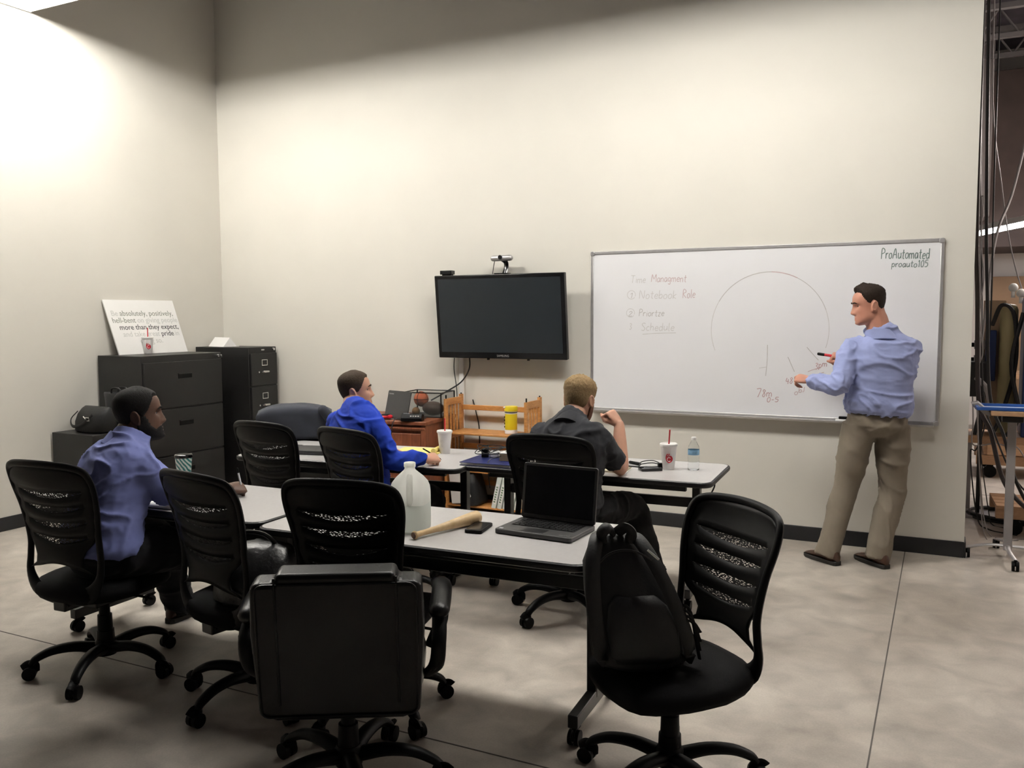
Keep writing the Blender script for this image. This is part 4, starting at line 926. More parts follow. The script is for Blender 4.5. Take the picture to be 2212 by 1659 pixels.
# --- blond man in charcoal
P4 = dict(hipL=(-1.855, 4.20, .565), hipR=(-1.665, 4.20, .565), knL=(-1.92, 4.66, .52), knR=(-1.545, 4.62, .52), anL=(-1.92, 4.72, .085), anR=(-1.42, 4.66, .085), toeL=(0, 1, 0), toeR=(.1, 1, 0),
  waist=(-1.755, 4.17, .74), chest=(-1.745, 4.20, .90), shL=(-1.93, 4.22, .985), shR=(-1.60, 4.215, .985), head=(-1.755, 4.32, 1.150), haz=88, hpit=12, fwd=(0, 1, 0),
  elL=(-1.96, 4.42, .79), wrL=(-1.82, 4.60, .785), elR=(-1.54, 4.375, .778), wrR=(-1.578, 4.46, 1.005), hdL=(.7, .7, 0), huL=(0, 0, 1), hpL='relax', hdR=(-.62, .05, .75), huR=(.75, -.35, .55), hpR='fist')
person('blond bearded man in charcoal short-sleeved shirt seated with his back turned', (-1.76, 4.2, 0), P4, dict(skin=skin_fair, iris=dark_iris, brow=hair_blond, lips=lipm, shirt=cloth('charcoal_shirt', (0.030, 0.031, 0.036)), trousers=cloth('charcoal_trousers', (0.012, 0.012, 0.013)), shoe=mat('dark_shoe_leather', (0.010, 0.009, 0.008), .4, var=.1), sleeve='short', slen=.78, bulk=1.0, torso=1.0, neck=.056, seated=True, seed=31, fold=.007,
  hair=lambda M, o, g, b: (make_hair(M, o, hair_blond, g, b, top=.015, side=.0035, tuft=.45), make_beard(M, o, beard_red, g, b, .007))))
# ================================================================== things on the tables
ZT1 = 0.7405
def foam_cup(loc, label, straw=True, logo=None, rz=0.0, print_=False):
    g = thing('foam_cup', label, 'cup', loc, rz, 'white foam drink cups')
    m = MB(); m.lathe([(0.030, 0), (0.032, 0.002), (0.0445, 0.128), (0.0465, 0.129), (0.0465, 0.134), (0.043, 0.134), (0.042, 0.130)], 32); cu = m.build('cup_body', K['foam'], g)
    m = MB(); m.lathe([(0.046, 0.131), (0.0495, 0.132), (0.0495, 0.142), (0.045, 0.146), (0.040, 0.146), (0.0385, 0.141), (0.003, 0.141)], 32); m.build('lid', K['white'], g)
    if straw:
        m = MB(); m.cyl((0.0, 0.004, 0.12), (0.006, -0.008, 0.222), 0.0042, n=10); m.build('straw', K['red'], g)
    def on(u, v, e=0.0006):       # u metres round the cup, v height
        r = 0.030+(0.0145)*v/0.13+e+0.0022; a = u/r-math.pi/2
        return Vector((r*math.cos(a), r*math.sin(a), v))
    if logo:
        # red script mark: round bowl of a C, comb and eye on a red blob
        m = MB()
        blob = [(0.0, -0.021), (0.017, -0.012), (0.022, 0.004), (0.012, 0.020), (-0.004, 0.017), (-0.016, 0.022), (-0.019, 0.004), (-0.013, -0.012)]
        ring = crom([(a, b, 0) for a, b in blob], 4, True); n = len(ring)
        m.v = [tuple(on(logo+p.x*s_, 0.060+p.y*s_)) for s_ in (1.0, 0.55) for p in ring]+[tuple(on(logo, 0.060))]
        m.f = [(i, (i+1) % n, n+(i+1) % n, n+i) for i in range(n)]+[(n+i, n+(i+1) % n, 2*n) for i in range(n)]
        m.build('printed_logo', K['red'], cu, smooth=180)
        m = MB(); pts = [on(logo+0.010*math.cos(R(a)), 0.060+0.011*math.sin(R(a)), 0.0014) for a in range(40, 330, 20)]; m.tube(pts, 0.0016, 6); m.build('printed_letter', K['foam'], cu)
        m = MB(); m.tube(crom([on(logo-0.016, 0.080, 0.001), on(logo-0.010, 0.090, 0.001), on(logo-0.002, 0.082, 0.001), on(logo+0.004, 0.091, 0.001)], 4), 0.0018, 6); m.build('printed_comb', K['red'], cu)
    if print_:
        for k in range(5):
            m = MB(); m.tube([on(-0.012+0.004*i, 0.085-0.010*k+0.0012*(i % 2), 0.0004) for i in range(6 - (k % 2))], 0.0011, 5); m.build('printed_line', K['ink_grey'], cu)
    return g
foam_cup(at_z(961, 979, ZT1), 'white foam cup with red straw beside the yellow pad', print_=True)
foam_cup(at_z(1444, 1013, ZT1), 'white foam cup with red straw and red logo next to the water bottle', logo=0.004, rz=R(14))
foam_cup(at_z(320, 764, 1.286), 'white foam cup with red straw standing before the quote board', logo=0.018, rz=R(30))
# water bottle
K['clear'] = mat('clear_plastic', (0.93, 0.96, 0.97), .06, trans=1.0, ior=1.12, var=.01)
K['water'] = mat('water', (0.90, 0.95, 0.97), .02, trans=1.0, ior=1.2, var=.01)
K['bluelabel'] = mat('blue_label', (0.25, 0.47, 0.68), .5, var=.25, vscale=60)
g = thing('water_bottle', 'clear plastic water bottle with blue label on the back table', 'bottle', at_z(1498, 1015, ZT1))
pr = [(0.027, 0), (0.031, 0.004)]+[(0.0315-0.0015*(i % 2), 0.012+0.0095*i) for i in range(7)]+[(0.031, 0.085), (0.031, 0.120), (0.028, 0.134), (0.018, 0.152), (0.0125, 0.164), (0.0125, 0.170)]
m = MB(); m.lathe(pr, 24); m.build('shell', K['clear'], g)
m = MB(); m.lathe([(0.0315, 0.086), (0.0318, 0.088), (0.0318, 0.112), (0.0315, 0.114)], 24, cap=False); m.build('label_band', K['bluelabel'], g)
m = MB(); m.lathe([(0.0145, 0.167), (0.0145, 0.182), (0.013, 0.184), (0.001, 0.184)], 18); m.build('cap', K['white'], g)
# gallon jug
K['hdpe'] = mat('milky_plastic', (0.88, 0.89, 0.86), .38, trans=.08, ior=1.15, bump=.05, bscale=60, var=.03)
K['jugwater'] = mat('jug_water', (0.78, 0.81, 0.80), .3, trans=.1, ior=1.2, var=.03)
for _n, _c in (('hdpe', (0.97, 0.97, 0.95)), ('jugwater', (0.92, 0.95, 0.94))):
    nt = K[_n].node_tree; tr = nt.nodes.new('ShaderNodeBsdfTranslucent'); tr.inputs[0].default_value = (*_c, 1)
    mx = nt.nodes.new('ShaderNodeMixShader'); mx.inputs[0].default_value = 0.78
    nt.links.new(nt.nodes['Principled BSDF'].outputs[0], mx.inputs[1]); nt.links.new(tr.outputs[0], mx.inputs[2]); nt.links.new(mx.outputs[0], nt.nodes['Material Output'].inputs[0])
g = thing('water_jug', 'translucent gallon water jug on the front table beside the bat', 'jug', at_z(887, 1143, ZT1), R(18))
def jring(a, z, ex, dx=0.0, n=36, cut=0.0):
    out = []
    for k in range(n):
        t = 2*math.pi*k/n; c, s_ = math.cos(t), math.sin(t); f = (abs(c)**ex+abs(s_)**ex)**(-1/ex)
        x, y = a*f*c, a*f*s_
        q = max(0.0, (c*0.3-s_*0.95)); q = max(0.0, (q-0.80)/0.20)   # hollow beside the grip
        rr = 1-cut*q
        out.append(Vector((x*rr+dx, y*rr, z)))
    return out
J = [(0.066, 0, 4.5, 0), (0.074, 0.006, 5, 0), (0.0755, 0.05, 5, 0), (0.0750, 0.10, 5, 0), (0.0755, 0.13, 4.6, .05), (0.0755, 0.155, 4.2, .24), (0.074, 0.175, 3.8, .30), (0.068, 0.195, 3.2, .28), (0.054, 0.215, 2.6, .18), (0.036, 0.232, 2.2, .05), (0.024, 0.243, 2, 0), (0.021, 0.248, 2, 0), (0.021, 0.266, 2, 0)]
m = MB(); m.rings([jring(a, z, ex, 0, 36, ct) for a, z, ex, ct in J]); m.build('bottle_body', K['hdpe'], g, smooth=60)
m = MB(); m.lathe([(0.0235, 0.256), (0.0235, 0.272), (0.021, 0.274), (0.018, 0.272), (0.018, 0.26)], 24); m.build('neck_ring', K['hdpe'], g)
m = MB(); m.rings([jring(a+0.0005, max(z, 0.002), ex) for a, z, ex, ct in J[:4]]+[jring(0.0755, 0.112, 5)]); m.build('water', K['jugwater'], g, smooth=60)
m = MB(); m.tube(crom([(0.010, -0.040, 0.222), (0.016, -0.066, 0.20), (0.018, -0.074, 0.165), (0.018, -0.070, 0.13), (0.014, -0.060, 0.115)], 5), [.013]*21, 12, round_ends=True); m.build('handle', K['hdpe'], g)
# bat
g = thing('wooden_bat', 'small pale wooden baseball bat lying on the front table', 'bat', at_z(893, 1166, ZT1))
e = at_z(1034, 1117, ZT1+.024)-Vector(g.location); d = Vector((e.x, e.y, 0.0)); L = d.length; d.normalize(); y = Vector((0, 0, 1)).cross(d)
tl = math.atan2(0.012, L); dz = (d+Vector((0, 0, 0.026))).normalized(); up = dz.cross(y)*-1
Mb = frame((0, 0, 0.0165), y, dz.cross(y), dz)
K['ash'] = wood('ash_wood', (0.56, 0.39, 0.20), (0.68, 0.50, 0.28), .4, (8, 8, 3))
m = MB(); m.lathe([(0.001, 0), (0.010, 0.001), (0.0165, 0.005), (0.0165, 0.010), (0.0115, 0.018), (0.0110, 0.06), (0.0125, L*.32), (0.018, L*.55), (0.0245, L*.78), (0.0275, L*.92), (0.0275, L*.975), (0.022, L*.995), (0.001, L)], 20, Mb); m.build('bat_body', K['ash'], g, smooth=60)
m = MB(); m.lathe([(0.001, -0.0006), (0.0125, -0.0006), (0.0125, 0.002)], 16, Mb); m.build('knob_mark', mat('brown_stamp', (0.10, 0.05, 0.025), .6), g)
# phone
g = thing('mobile_phone', 'black phone in a thick case lying beside the laptop', 'phone', (-1.665, 3.023, ZT1), R(9))
m = MB(); m.prism(rrect(-.037, .037, -.073, .073, .012), 0.0, 0.0135); m.build('case', K['plastic'], g, bevel=.003)
m = MB(); m.prism(rrect(-.032, .032, -.062, .060, .005), 0.0136, 0.0142); m.build('screen', K['gloss'], g)
m = MB(); m.box(-.010, .010, -.070, -.066, .0136, .0144); m.build('home_key', K['gloss'], g)
# laptops
K['lapgrey'] = mat('laptop_graphite', (0.045, 0.044, 0.044), .42, bump=.03, bscale=600, var=.08)
K['key'] = mat('key_black', (0.008, 0.008, 0.009), .4)
K['sticker'] = mat('sticker', (0.55, 0.58, 0.62), .4)
def laptop(loc, rz, label, ang, w_=.336, d_=.232, keys=True):
    g = thing('laptop', label, 'laptop', loc, rz); h = w_/2
    m = MB(); m.prism(rrect(-h, h, 0, d_, .012), 0.0, 0.020); b = m.build('base', K['lapgrey'], g, bevel=.004)
    if keys:
        m = MB(); m.prism(rrect(-h+.028, h-.028, .088, d_-.028, .004), .0200, .0204); m.build('keyboard_well', K['plastic'], b)
        km = MB(); km.box(-.0078, .0078, -.0072, .0072, 0, .0022); kme = None
        for r in range(6):
            n = 14 if r < 5 else 10; y = .098+(5-r)*.0195+ .001
            kw = (w_-.066)/n
            for c in range(n):
                if kme is None: ko = km.build('key', K['key'], b, bevel=.001, seg=1); kme = ko.data
                else:
                    ko = bpy.data.objects.new('key', kme); COL.objects.link(ko); ko.parent = b
                ko.location = (-h+.033+kw*(c+.5), y, .0204); ko.scale = (kw/.0185, 1, 1)
        m = MB(); m.prism(rrect(-.060, .040, .016, .072, .004), .0200, .0206); m.build('touchpad', mat('touchpad', (0.014, 0.014, 0.015), .35), b)
        m = MB(); m.ell((.0, .147, .0225), (.003, .003, .002)); m.build('pointing_stick', K['plastic'], b)
        m = MB(); m.box(-h+.014, -h+.030, .014, .026, .0200, .0206); m.build('sticker', K['sticker'], b)
        text_mesh('brand_lettering', 'ThinkPad', .012, K['alu'], b, frame((h-.062, .018, .0203), (math.cos(.1), math.sin(.1), 0), (-math.sin(.1), math.cos(.1), 0), (0, 0, 1)), .0003)
    Ms = Matrix.Translation((0, d_-.004, .020)) @ Matrix.Rotation(R(ang), 4, 'X')
    m = MB(); m.prism(rrect(-h, h, 0, d_*.985, .010), -.004, .006, Ms); l = m.build('lid', K['lapgrey'], g, bevel=.002)
    m = MB(); m.prism(rrect(-h+.012, h-.012, .018, d_*.985-.012, .003), .0060, .0068, Ms); m.build('screen', K['gloss'], l)
    for s in (-1, 1):
        m = MB(); m.tube([(s*h*.75-.02, d_-.004, .020), (s*h*.75+.02, d_-.004, .020)], .006, 10); m.build('hinge', K['plastic'], g)
    return g, Ms, l
laptop((-1.412, 2.985, ZT1), R(-3), 'open black laptop with dark screen on the front table', 82)
# the screen side must face the sitter: lid angle measured from lying flat away from the sitter
g, Ms, l = laptop((-3.845, 5.93, .7755), R(165), 'open black laptop on the cherry cabinet with its lid turned to the room', 104, .27, .215, False)
text_mesh('lid_lettering', 'lenovo', .020, K['alu'], l, Ms @ frame((.12, .18, -.0042), (-1, 0, 0), (0, 1, 0), (0, 0, -1)), .0003)
g, Ms, l = laptop((-3.58, 4.20, ZT1+.0), R(12), 'closed dark laptop lying at the left end of the back table', 179.2, keys=False)
# notebook and tumbler of the first man
def paper_pad(name, label, cat, loc, rz, w_, d_, h_, sheet, cover, group=None):
    g = thing(name, label, cat, loc, rz, group)
    m = MB(); m.box(-w_/2, w_/2, -d_/2, d_/2, 0, .003); m.build('cover', cover, g, bevel=.001)
    m = MB(); m.box(-w_/2+.004, w_/2-.004, -d_/2+.004, d_/2-.004, .003, h_); m.build('pages', sheet, g)
    return g
K['yellow'] = mat('yellow_paper', (0.80, 0.66, 0.22), .8, var=.03)
paper_pad('notebook', 'white notebook with black cover under the arm of the man at far left', 'notebook', (-3.19, 2.835, ZT1), R(8), .26, .22, .012, K['paper'], K['plastic'])
g = paper_pad('legal_pad', 'yellow legal pad under the hand of the man in royal blue', 'notepad', (-2.96, 4.62, ZT1), R(14), .30, .22, .010, K['yellow'], K['paper'])
m = MB(); m.tube([(.115, -.10, .022), (.115, .10, .022)], .016, 12); m.build('curled_pages', K['yellow'], g)
paper_pad('open_notebook', 'cream notebook under the elbow of the blond man', 'notebook', (-1.66, 4.50, ZT1), R(6), .24, .19, .014, mat('cream_paper', (0.62, 0.57, 0.44), .8, var=.03), K['paper'])
g = thing('travel_tumbler', 'green and white striped travel tumbler with black lid by the man at far left', 'tumbler', at_z(398, 1034, ZT1))
def stripes(name, c1, c2, sc_):
    m = mat(name, c1, .3); nt = m.node_tree; b = nt.nodes['Principled BSDF']; tc = nt.nodes.new('ShaderNodeTexCoord'); wv = nt.nodes.new('ShaderNodeTexWave'); wv.inputs['Scale'].default_value = sc_; wv.inputs['Distortion'].default_value = 3; wv.bands_direction = 'DIAGONAL'
    cr = nt.nodes.new('ShaderNodeValToRGB'); cr.color_ramp.elements[0].color = (*c1, 1); cr.color_ramp.elements[1].color = (*c2, 1); cr.color_ramp.elements[0].position = .45; cr.color_ramp.elements[1].position = .55
    nt.links.new(tc.outputs['Object'], wv.inputs['Vector']); nt.links.new(wv.outputs[0], cr.inputs[0]); nt.links.new(cr.outputs[0], b.inputs['Base Color']); return m
m = MB(); m.lathe([(.032, 0), (.034, .003), (.043, .115), (.044, .118)], 28); m.build('tumbler_body', stripes('striped_sleeve', (0.02, 0.16, 0.15), (0.62, 0.66, 0.62), 22), g)
m = MB(); m.lathe([(.045, .114), (.047, .118), (.046, .130), (.040, .134), (.002, .134)], 28); m.build('lid', K['gloss'], g)
def pen(loc, d, label, body, tip, L=.14, r=.0045):
    d = Vector(d).normalized(); y = d.orthogonal().normalized(); z = d.cross(y); M = frame((0, 0, 0), y, z, d); g = thing('pen', label, 'pen', loc)
    m = MB(); m.lathe([(.0008, 0), (r*.8, .012), (r, .018), (r, L*.8), (r*.9, L*.82)], 10, M); m.build('barrel', body, g)
    m = MB(); m.lathe([(r*.95, L*.8), (r*.95, L*.97), (r*.4, L)], 10, M); m.build('cap_end', tip, g)
K['clearpen'] = mat('pen_plastic', (0.70, 0.72, 0.75), .2, var=.02)
pen((-3.012, 3.115, .7445), (-.02, -.22, .97), 'clear pen held upright by the man at far left', K['clearpen'], K['plastic'])
pen((-2.64, 4.345, .7545), (-.55, -.38, .42), 'black pen held by the man in royal blue', K['plastic'], K['plastic'], .13)
pen((-1.60, 4.545, .765), (.9, .25, -.06), 'black pen lying by the elbow of the blond man', K['plastic'], K['plastic'], .13, .004)
# blue binder tray with chargers on the back table
K['navy'] = mat('navy_plastic', (0.012, 0.018, 0.095), .35, var=.15)
g = thing('blue_binder', 'dark blue binder lying on the left end of the back table', 'binder', (-2.345, 4.46, ZT1), R(3))
m = MB(); m.box(-.15, .17, -.165, .13, 0, .004); m.build('back_cover', K['navy'], g, bevel=.002)
m = MB(); m.box(-.145, .165, -.16, .125, .004, .016); m.build('pages', K['paper'], g)
m = MB(); m.box(-.15, .17, -.165, .13, .0165, .021); m.build('front_cover', K['navy'], g, bevel=.002)
g = thing('small_carton', 'small cream and brown carton on the blue binder', 'box', (-2.245, 4.455, ZT1+.0212), R(10))
m = MB(); m.box(-.05, .05, -.04, .04, 0, .042); m.build('carton_body', mat('kraft_card', (0.42, 0.33, 0.20), .8, var=.1), g, bevel=.002)
m = MB(); m.box(-.05, .05, -.04, .04, .0422, .046); m.build('lid', K['paper'], g, bevel=.001)
g = thing('network_switch', 'white network box with dark ports standing beside the blue binder', 'network box', (-2.125, 4.50, ZT1), R(-8))
m = MB(); m.box(-.018, .018, -.06, .06, 0, .125); m.build('housing', K['white'], g, bevel=.004)
for z in (.035, .082):
    m = MB(); m.box(-.0195, -.0175, -.028, .0, z-.013, z+.013); m.build('port', K['plastic'], g); m = MB(); m.box(-.012, .012, -.0615, -.0595, z-.013, z+.013); m.build('port', K['plastic'], g)
g = thing('power_adapter', 'black and white charger plug tangled in its cord on the blue binder', 'charger', (-2.43, 4.50, ZT1+.0215), R(20))
m = MB(); m.box(-.02, .02, -.025, .025, 0, .05); m.build('black_plug', K['plastic'], g, bevel=.004)
m = MB(); m.box(.03, .085, -.03, .03, 0, .035); m.build('white_brick', K['white'], g, bevel=.006)
rnd = random.Random(5)
for q in range(3):
    m = MB(); pts = [(-.02+.02*q, 0, .04)]
    for i in range(7): pts.append((.06+.11*math.cos(i*1.1+q*2), -.03+.075*math.sin(i*1.3+q), .012+.055*abs(math.sin(i*.9+q))))
    m.tube(crom(pts, 6), .0028, 6); m.build('cord', K['cable'], g)
m = MB(); m.tube(crom([(.09, -.02, .02), (.12, -.12, .03), (.05, -.20, .012), (.05, -.225, -.05), (.06, -.24, -.14)], 6), .0028, 6); m.build('cord', K['cable'], g)
# black device and cord, marker on the back table
g = thing('handheld_device', 'flat black device with a coiled cord beside the foam cup', 'device', (-1.445, 4.60, ZT1), R(35))
m = MB(); m.prism(rrect(-.06, .06, -.04, .04, .008), 0, .016); m.build('device_body', K['gloss'], g, bevel=.003)
m = MB(); m.prism(rrect(-.045, .045, -.032, .032, .004), .016, .0165); m.build('screen', K['screen'], g)
m = MB(); m.tube(crom([(-.05, .05, .006), (-.02, .10, .03), (.05, .10, .035), (.08, .05, .02), (.03, .06, .03), (-.03, .08, .02), (-.06, .04, .012)], 6), .003, 6); m.build('cord', K['cable'], g)
m = MB(); m.box(.06, .085, .035, .06, 0, .03); m.build('plug', K['plastic'], g, bevel=.003)
marker('dry_marker', at_z(1360, 998, ZT1+.009), (.30, -.16, 0), 'black marker lying on the back table near the blond man', K['plastic'], K['plastic'], .09)
m = MB(); m.tube(crom([(0, 0, .72), (.01, -.005, .68), (-.012, -.01, .62), (-.01, 0, .56)], 6), .004, 6)
tag(m.build('hanging_strap', K['cable'], loc=(-1.10, 4.62, 0)), 'short black strap hanging under the right end of the back table', 'strap')
# whiteboard tray things and the marker in the hand
marker('dry_marker', (-.66, D-.045, BZ0+.010), (1, .03, .0), 'black capped marker on the whiteboard tray, left one', K['plastic'], K['paper'])
marker('dry_marker', (-.575, D-.058, BZ0+.012), (1, -.02, .0), 'black capped marker on the whiteboard tray, beside the standing man', K['plastic'], K['paper'])
g = thing('board_eraser', 'black felt eraser lying behind the markers on the whiteboard tray', 'eraser', (-.58, D-.030, BZ0+.007))
m = MB(); m.box(-.06, .06, -.018, .009, .010, .03); m.build('grip', K['plastic'], g, bevel=.004)
m = MB(); m.box(-.06, .06, -.018, .009, 0, .010); m.build('felt', K['fabric'], g)
marker('dry_marker', (-.645, 6.085, 1.318), (-.97, -.05, .14), 'red marker with dark cap in the hand of the standing man', K['plastic'], K['red'], .12)
# ================================================================== on the cabinets
sgn = thing('quote_board', 'white board printed with a quote leaning on the wall above the cabinets', 'sign')
A = at_z(250, 767, 1.2855); Bp = Vector((-6.16, 5.72, 1.2855)); A = Vector((-6.16, 5.005, 1.2855)); T0 = at_y(218, 643, 4.95); 
hgt = .478; topx = XL+.022; lean = math.sqrt(max(0.0, hgt**2-(A.x-topx)**2))
yx = Vector((0, 1, 0)); up = Vector((topx-A.x, -.055, lean)).normalized(); nrm = yx.cross(up)
Ms_ = frame(A, yx, up, nrm); sgn.location = A; Ms0 = frame((0, 0, 0), yx, up, nrm); SW = .73
m = MB(); m.box(0, SW, 0, hgt, -.012, 0, Ms0 @ Matrix.Translation((0, 0, .0))); m.build('panel', K['paper'], sgn, bevel=.001)
K['t_dark'] = mat('print_dark', (0.03, 0.03, 0.035), .6); K['t_mid'] = mat('print_olive', (0.22, 0.24, 0.20), .6); K['t_pale'] = mat('print_pale', (0.60, 0.60, 0.58), .6)
def sline(parts, cx, vy, size):
    # words of one line, each in its own tone, centred together
    ws = []
    for txt, tone in parts:
        o = text_mesh('printed_words', txt, size, K[tone], sgn, Matrix.Identity(4), .0003); xs = [v.co.x for v in o.data.vertices]; ws.append((o, min(xs), max(xs)))
    gap = size*.30; tot = sum(b-a for _, a, b in ws)+gap*(len(ws)-1); x = cx-tot/2
    for o, a, b in ws:
        o.data.transform(Ms0 @ Matrix.Translation((x-a, vy, .0008))); x += b-a+gap
S = .066; LS = .061; v0 = .338
sline([('Be', 't_pale'), ('absolutely, positively,', 't_mid')], .365, v0, S)
sline([('hell-bent', 't_mid'), ('on giving people', 't_pale')], .375, v0-LS, S)
sline([('more than they expect,', 't_dark')], .395, v0-2*LS, S)
sline([('and take great', 't_pale'), ('pride', 't_dark'), ('in', 't_pale')], .395, v0-3*LS, S)
sline([('doing so.', 't_pale')], .37, v0-4*LS, S)
g = thing('tent_card', 'blank white folded card lying on the tall corner cabinet', 'card', (-6.10, 6.10, 1.3205), R(-14))
m = MB(); m.prism([(-.07, 0), (.07, 0), (.0, .085)], -.13, .13, frame((0, 0, 0), (0, 1, 0), (0, 0, 1), (1, 0, 0))); m.build('folded_card', K['paper'], g)
m = MB(); m.box(-.10, .14, .03, .09, 0, .004); m.build('loose_flap', K['paper'], g)
# black handbag and second bag on the low cabinet
K['bag'] = mat('bag_nylon', (0.006, 0.006, 0.007), .6, bump=.25, bscale=120, var=.2)
def soft(m, secs, n=20, ex=3.0, M=None, wob=.006, seed=0):
    rs = []
    for j, (c, a, b) in enumerate(secs):
        ring = []
        for k in range(n):
            t = 2*math.pi*k/n; cc, s_ = math.cos(t), math.sin(t); f = (abs(cc)**ex+abs(s_)**ex)**(-1/ex)
            w1 = wob*noise.noise(Vector((k*.6+seed, j*.7, seed)))
            p = Vector((c[0]+(a+w1)*f*cc, c[1]+(b+w1)*f*s_, c[2])); ring.append(M @ p if M else p)
        rs.append(ring)
    return m.rings(rs)
g = thing('handbag', 'black handbag with silver clasp on the low cabinet at the left wall', 'bag', (-5.99, 4.62, .7008), R(-6))
m = MB(); soft(m, [((0, 0, 0), .17, .10), ((0, 0, .015), .185, .115), ((.01, 0, .08), .19, .11), ((.02, 0, .14), .185, .09), ((.03, 0, .185), .17, .05), ((.03, 0, .20), .16, .02)], seed=2); m.build('bag_body', K['bag'], g, smooth=60)
m = MB(); m.tube(crom([(-.14, -.06, .16), (-.17, -.10, .10), (-.10, -.13, .05), (.02, -.13, .07), (.12, -.10, .15)], 6), [(.012, .004)]*25, 8); m.build('strap', K['bag'], g)
m = MB(); m.tube([(.06, -.118, .10), (.10, -.115, .10), (.10, -.115, .125), (.06, -.118, .125)], .004, 6, True); m.build('buckle', K['chrome'], g)
m = MB(); m.cyl((.02, -.112, .13), (.06, -.115, .11), .005, n=8); m.build('clasp', K['chrome'], g)
g = thing('tote_bag', 'dark grey bag standing behind the handbag against the lateral cabinet', 'bag', (-5.90, 4.785, .7008), R(4))
m = MB(); soft(m, [((0, 0, 0), .12, .045), ((0, 0, .02), .14, .05), ((0, 0, .15), .145, .048), ((-.01, 0, .25), .15, .04), ((-.01, -.01, .29), .15, .03), ((-.02, -.01, .30), .14, .012)], seed=7); m.build('bag_body', mat('grey_bag', (0.02, 0.02, 0.024), .45, bump=.2, bscale=60, var=.2), g, smooth=60)
for s in (-1, 1):
    m = MB(); m.tube(crom([(-.06, s*.03, .27), (-.05, s*.035, .33), (.03, s*.035, .33), (.05, s*.03, .27)], 5), .007, 8); m.build('handle', K['bag'], g)
# ================================================================== on the cherry cabinet
K['glassy'] = mat('wire_mesh_side', (0.10, 0.11, 0.10), .5, alpha=.35, var=.1)
g = thing('wire_basket', 'black wire frame bin of balls on the cherry cabinet', 'basket', (-3.81, 6.08, .776), R(7))
a, b, h = .17, .135, .20
m = MB()
for z in (.004, h):
    m.tube([(-a, -b, z), (a, -b, z), (a, b, z), (-a, b, z)], .005, 6, True)
for x in (-a, a):
    for y in (-b, b): m.cyl((x, y, 0), (x, y, h), .006, n=6)
m.build('wire_frame', K['steel'], g)
for x0, x1, y0, y1 in ((-a, a, -b, -b), (-a, a, b, b), (-a, -a, -b, b), (a, a, -b, b)):
    m = MB(); m.sheet([[(x0, y0, 0), (x1, y1, 0)], [(x0, y0, h), (x1, y1, h)]]); m.build('mesh_side', K['glassy'], g, smooth=0)
m = MB(); m.box(-a, a, -b, b, 0, .003); m.build('basket_floor', K['steel'], g)
def ball(name, label, loc, r, material, seams=True):
    g = thing(name, label, 'ball', loc)
    m = MB(); m.ell((0, 0, 0), r if isinstance(r, tuple) else (r, r, r), None, 24, 16); m.build('ball_skin', material, g, smooth=180)
    if seams and not isinstance(r, tuple):
        for ax in range(3):
            m = MB(); pts = []
            for i in range(32):
                t = 2*math.pi*i/32; p = [r*1.0*math.cos(t), r*1.0*math.sin(t)]; p.insert(ax, 0.0); pts.append(tuple(p))
            m.tube(pts, .0022, 6, True); m.build('seam', K['plastic'], g)
ball('basketball', 'small orange basketball in the wire bin', (-3.865, 6.05, .776+.138), .062, mat('orange_rubber', (0.42, 0.085, 0.02), .6, bump=.4, bscale=400, var=.1))
ball('football', 'brown football lying in the wire bin', (-3.75, 6.05, .776+.065), (.10, .058, .058), mat('brown_leather', (0.055, 0.024, 0.016), .5, bump=.2, bscale=300, var=.2), False)
ball('tan_ball', 'little tan ball at the bottom of the wire bin', (-3.915, 6.045, .776+.036), .033, mat('tan_leather', (0.30, 0.15, 0.05), .6, var=.2), False)
g = thing('desk_radio', 'black boxy device with buttons on the cherry cabinet', 'device', (-3.735, 5.715, .776), R(16))
m = MB(); m.prism([(-.04, 0), (.04, 0), (.04, .05), (-.01, .058), (-.04, .025)], -.085, .085, frame((0, 0, 0), (0, 1, 0), (0, 0, 1), (1, 0, 0))); m.build('housing', K['plastic'], g, bevel=.004)
for i in range(4):
    m = MB(); m.box(-.01+.02*i, .002+.02*i, -.032, -.026, .036, .044); m.build('button', K['white'], g)
m = MB(); m.box(-.07, -.02, -.012, -.004, .0575, .060); m.build('display', K['sticker'], g)
m = MB(); m.tube(crom([(-.085, -.02, .02), (-.12, -.04, .02), (-.14, -.075, -.02), (-.15, -.09, -.12), (-.18, -.10, -.35)], 6), .004, 6); m.build('cord', K['cable'], g)
g = thing('loose_papers', 'loose white papers spread on the cherry cabinet', 'papers', (-4.07, 5.76, .776), R(10))
for i, (x, y, a_) in enumerate(((0, 0, 5), (.05, .02, -12), (-.06, .01, 20))):
    m = MB(); m.box(-.11, .11, -.07, .07, .001+.0025*i, .0025+.0025*i, Matrix.Translation((x, y, 0)) @ rotz(R(a_))); m.build('paper_sheet', K['paper'], g)
g = thing('red_pouch', 'small red and black pouch on the loose papers', 'pouch', (-3.99, 5.72, .785), R(10))
m = MB(); soft(m, [((0, 0, 0), .05, .03), ((0, 0, .008), .058, .036), ((0, 0, .022), .055, .034), ((0, 0, .028), .04, .02)], seed=4); m.build('pouch_body', K['red'], g, smooth=60)
m = MB(); m.box(-.03, .03, -.034, .02, .024, .032); m.build('flap', K['plastic'], g, bevel=.004)
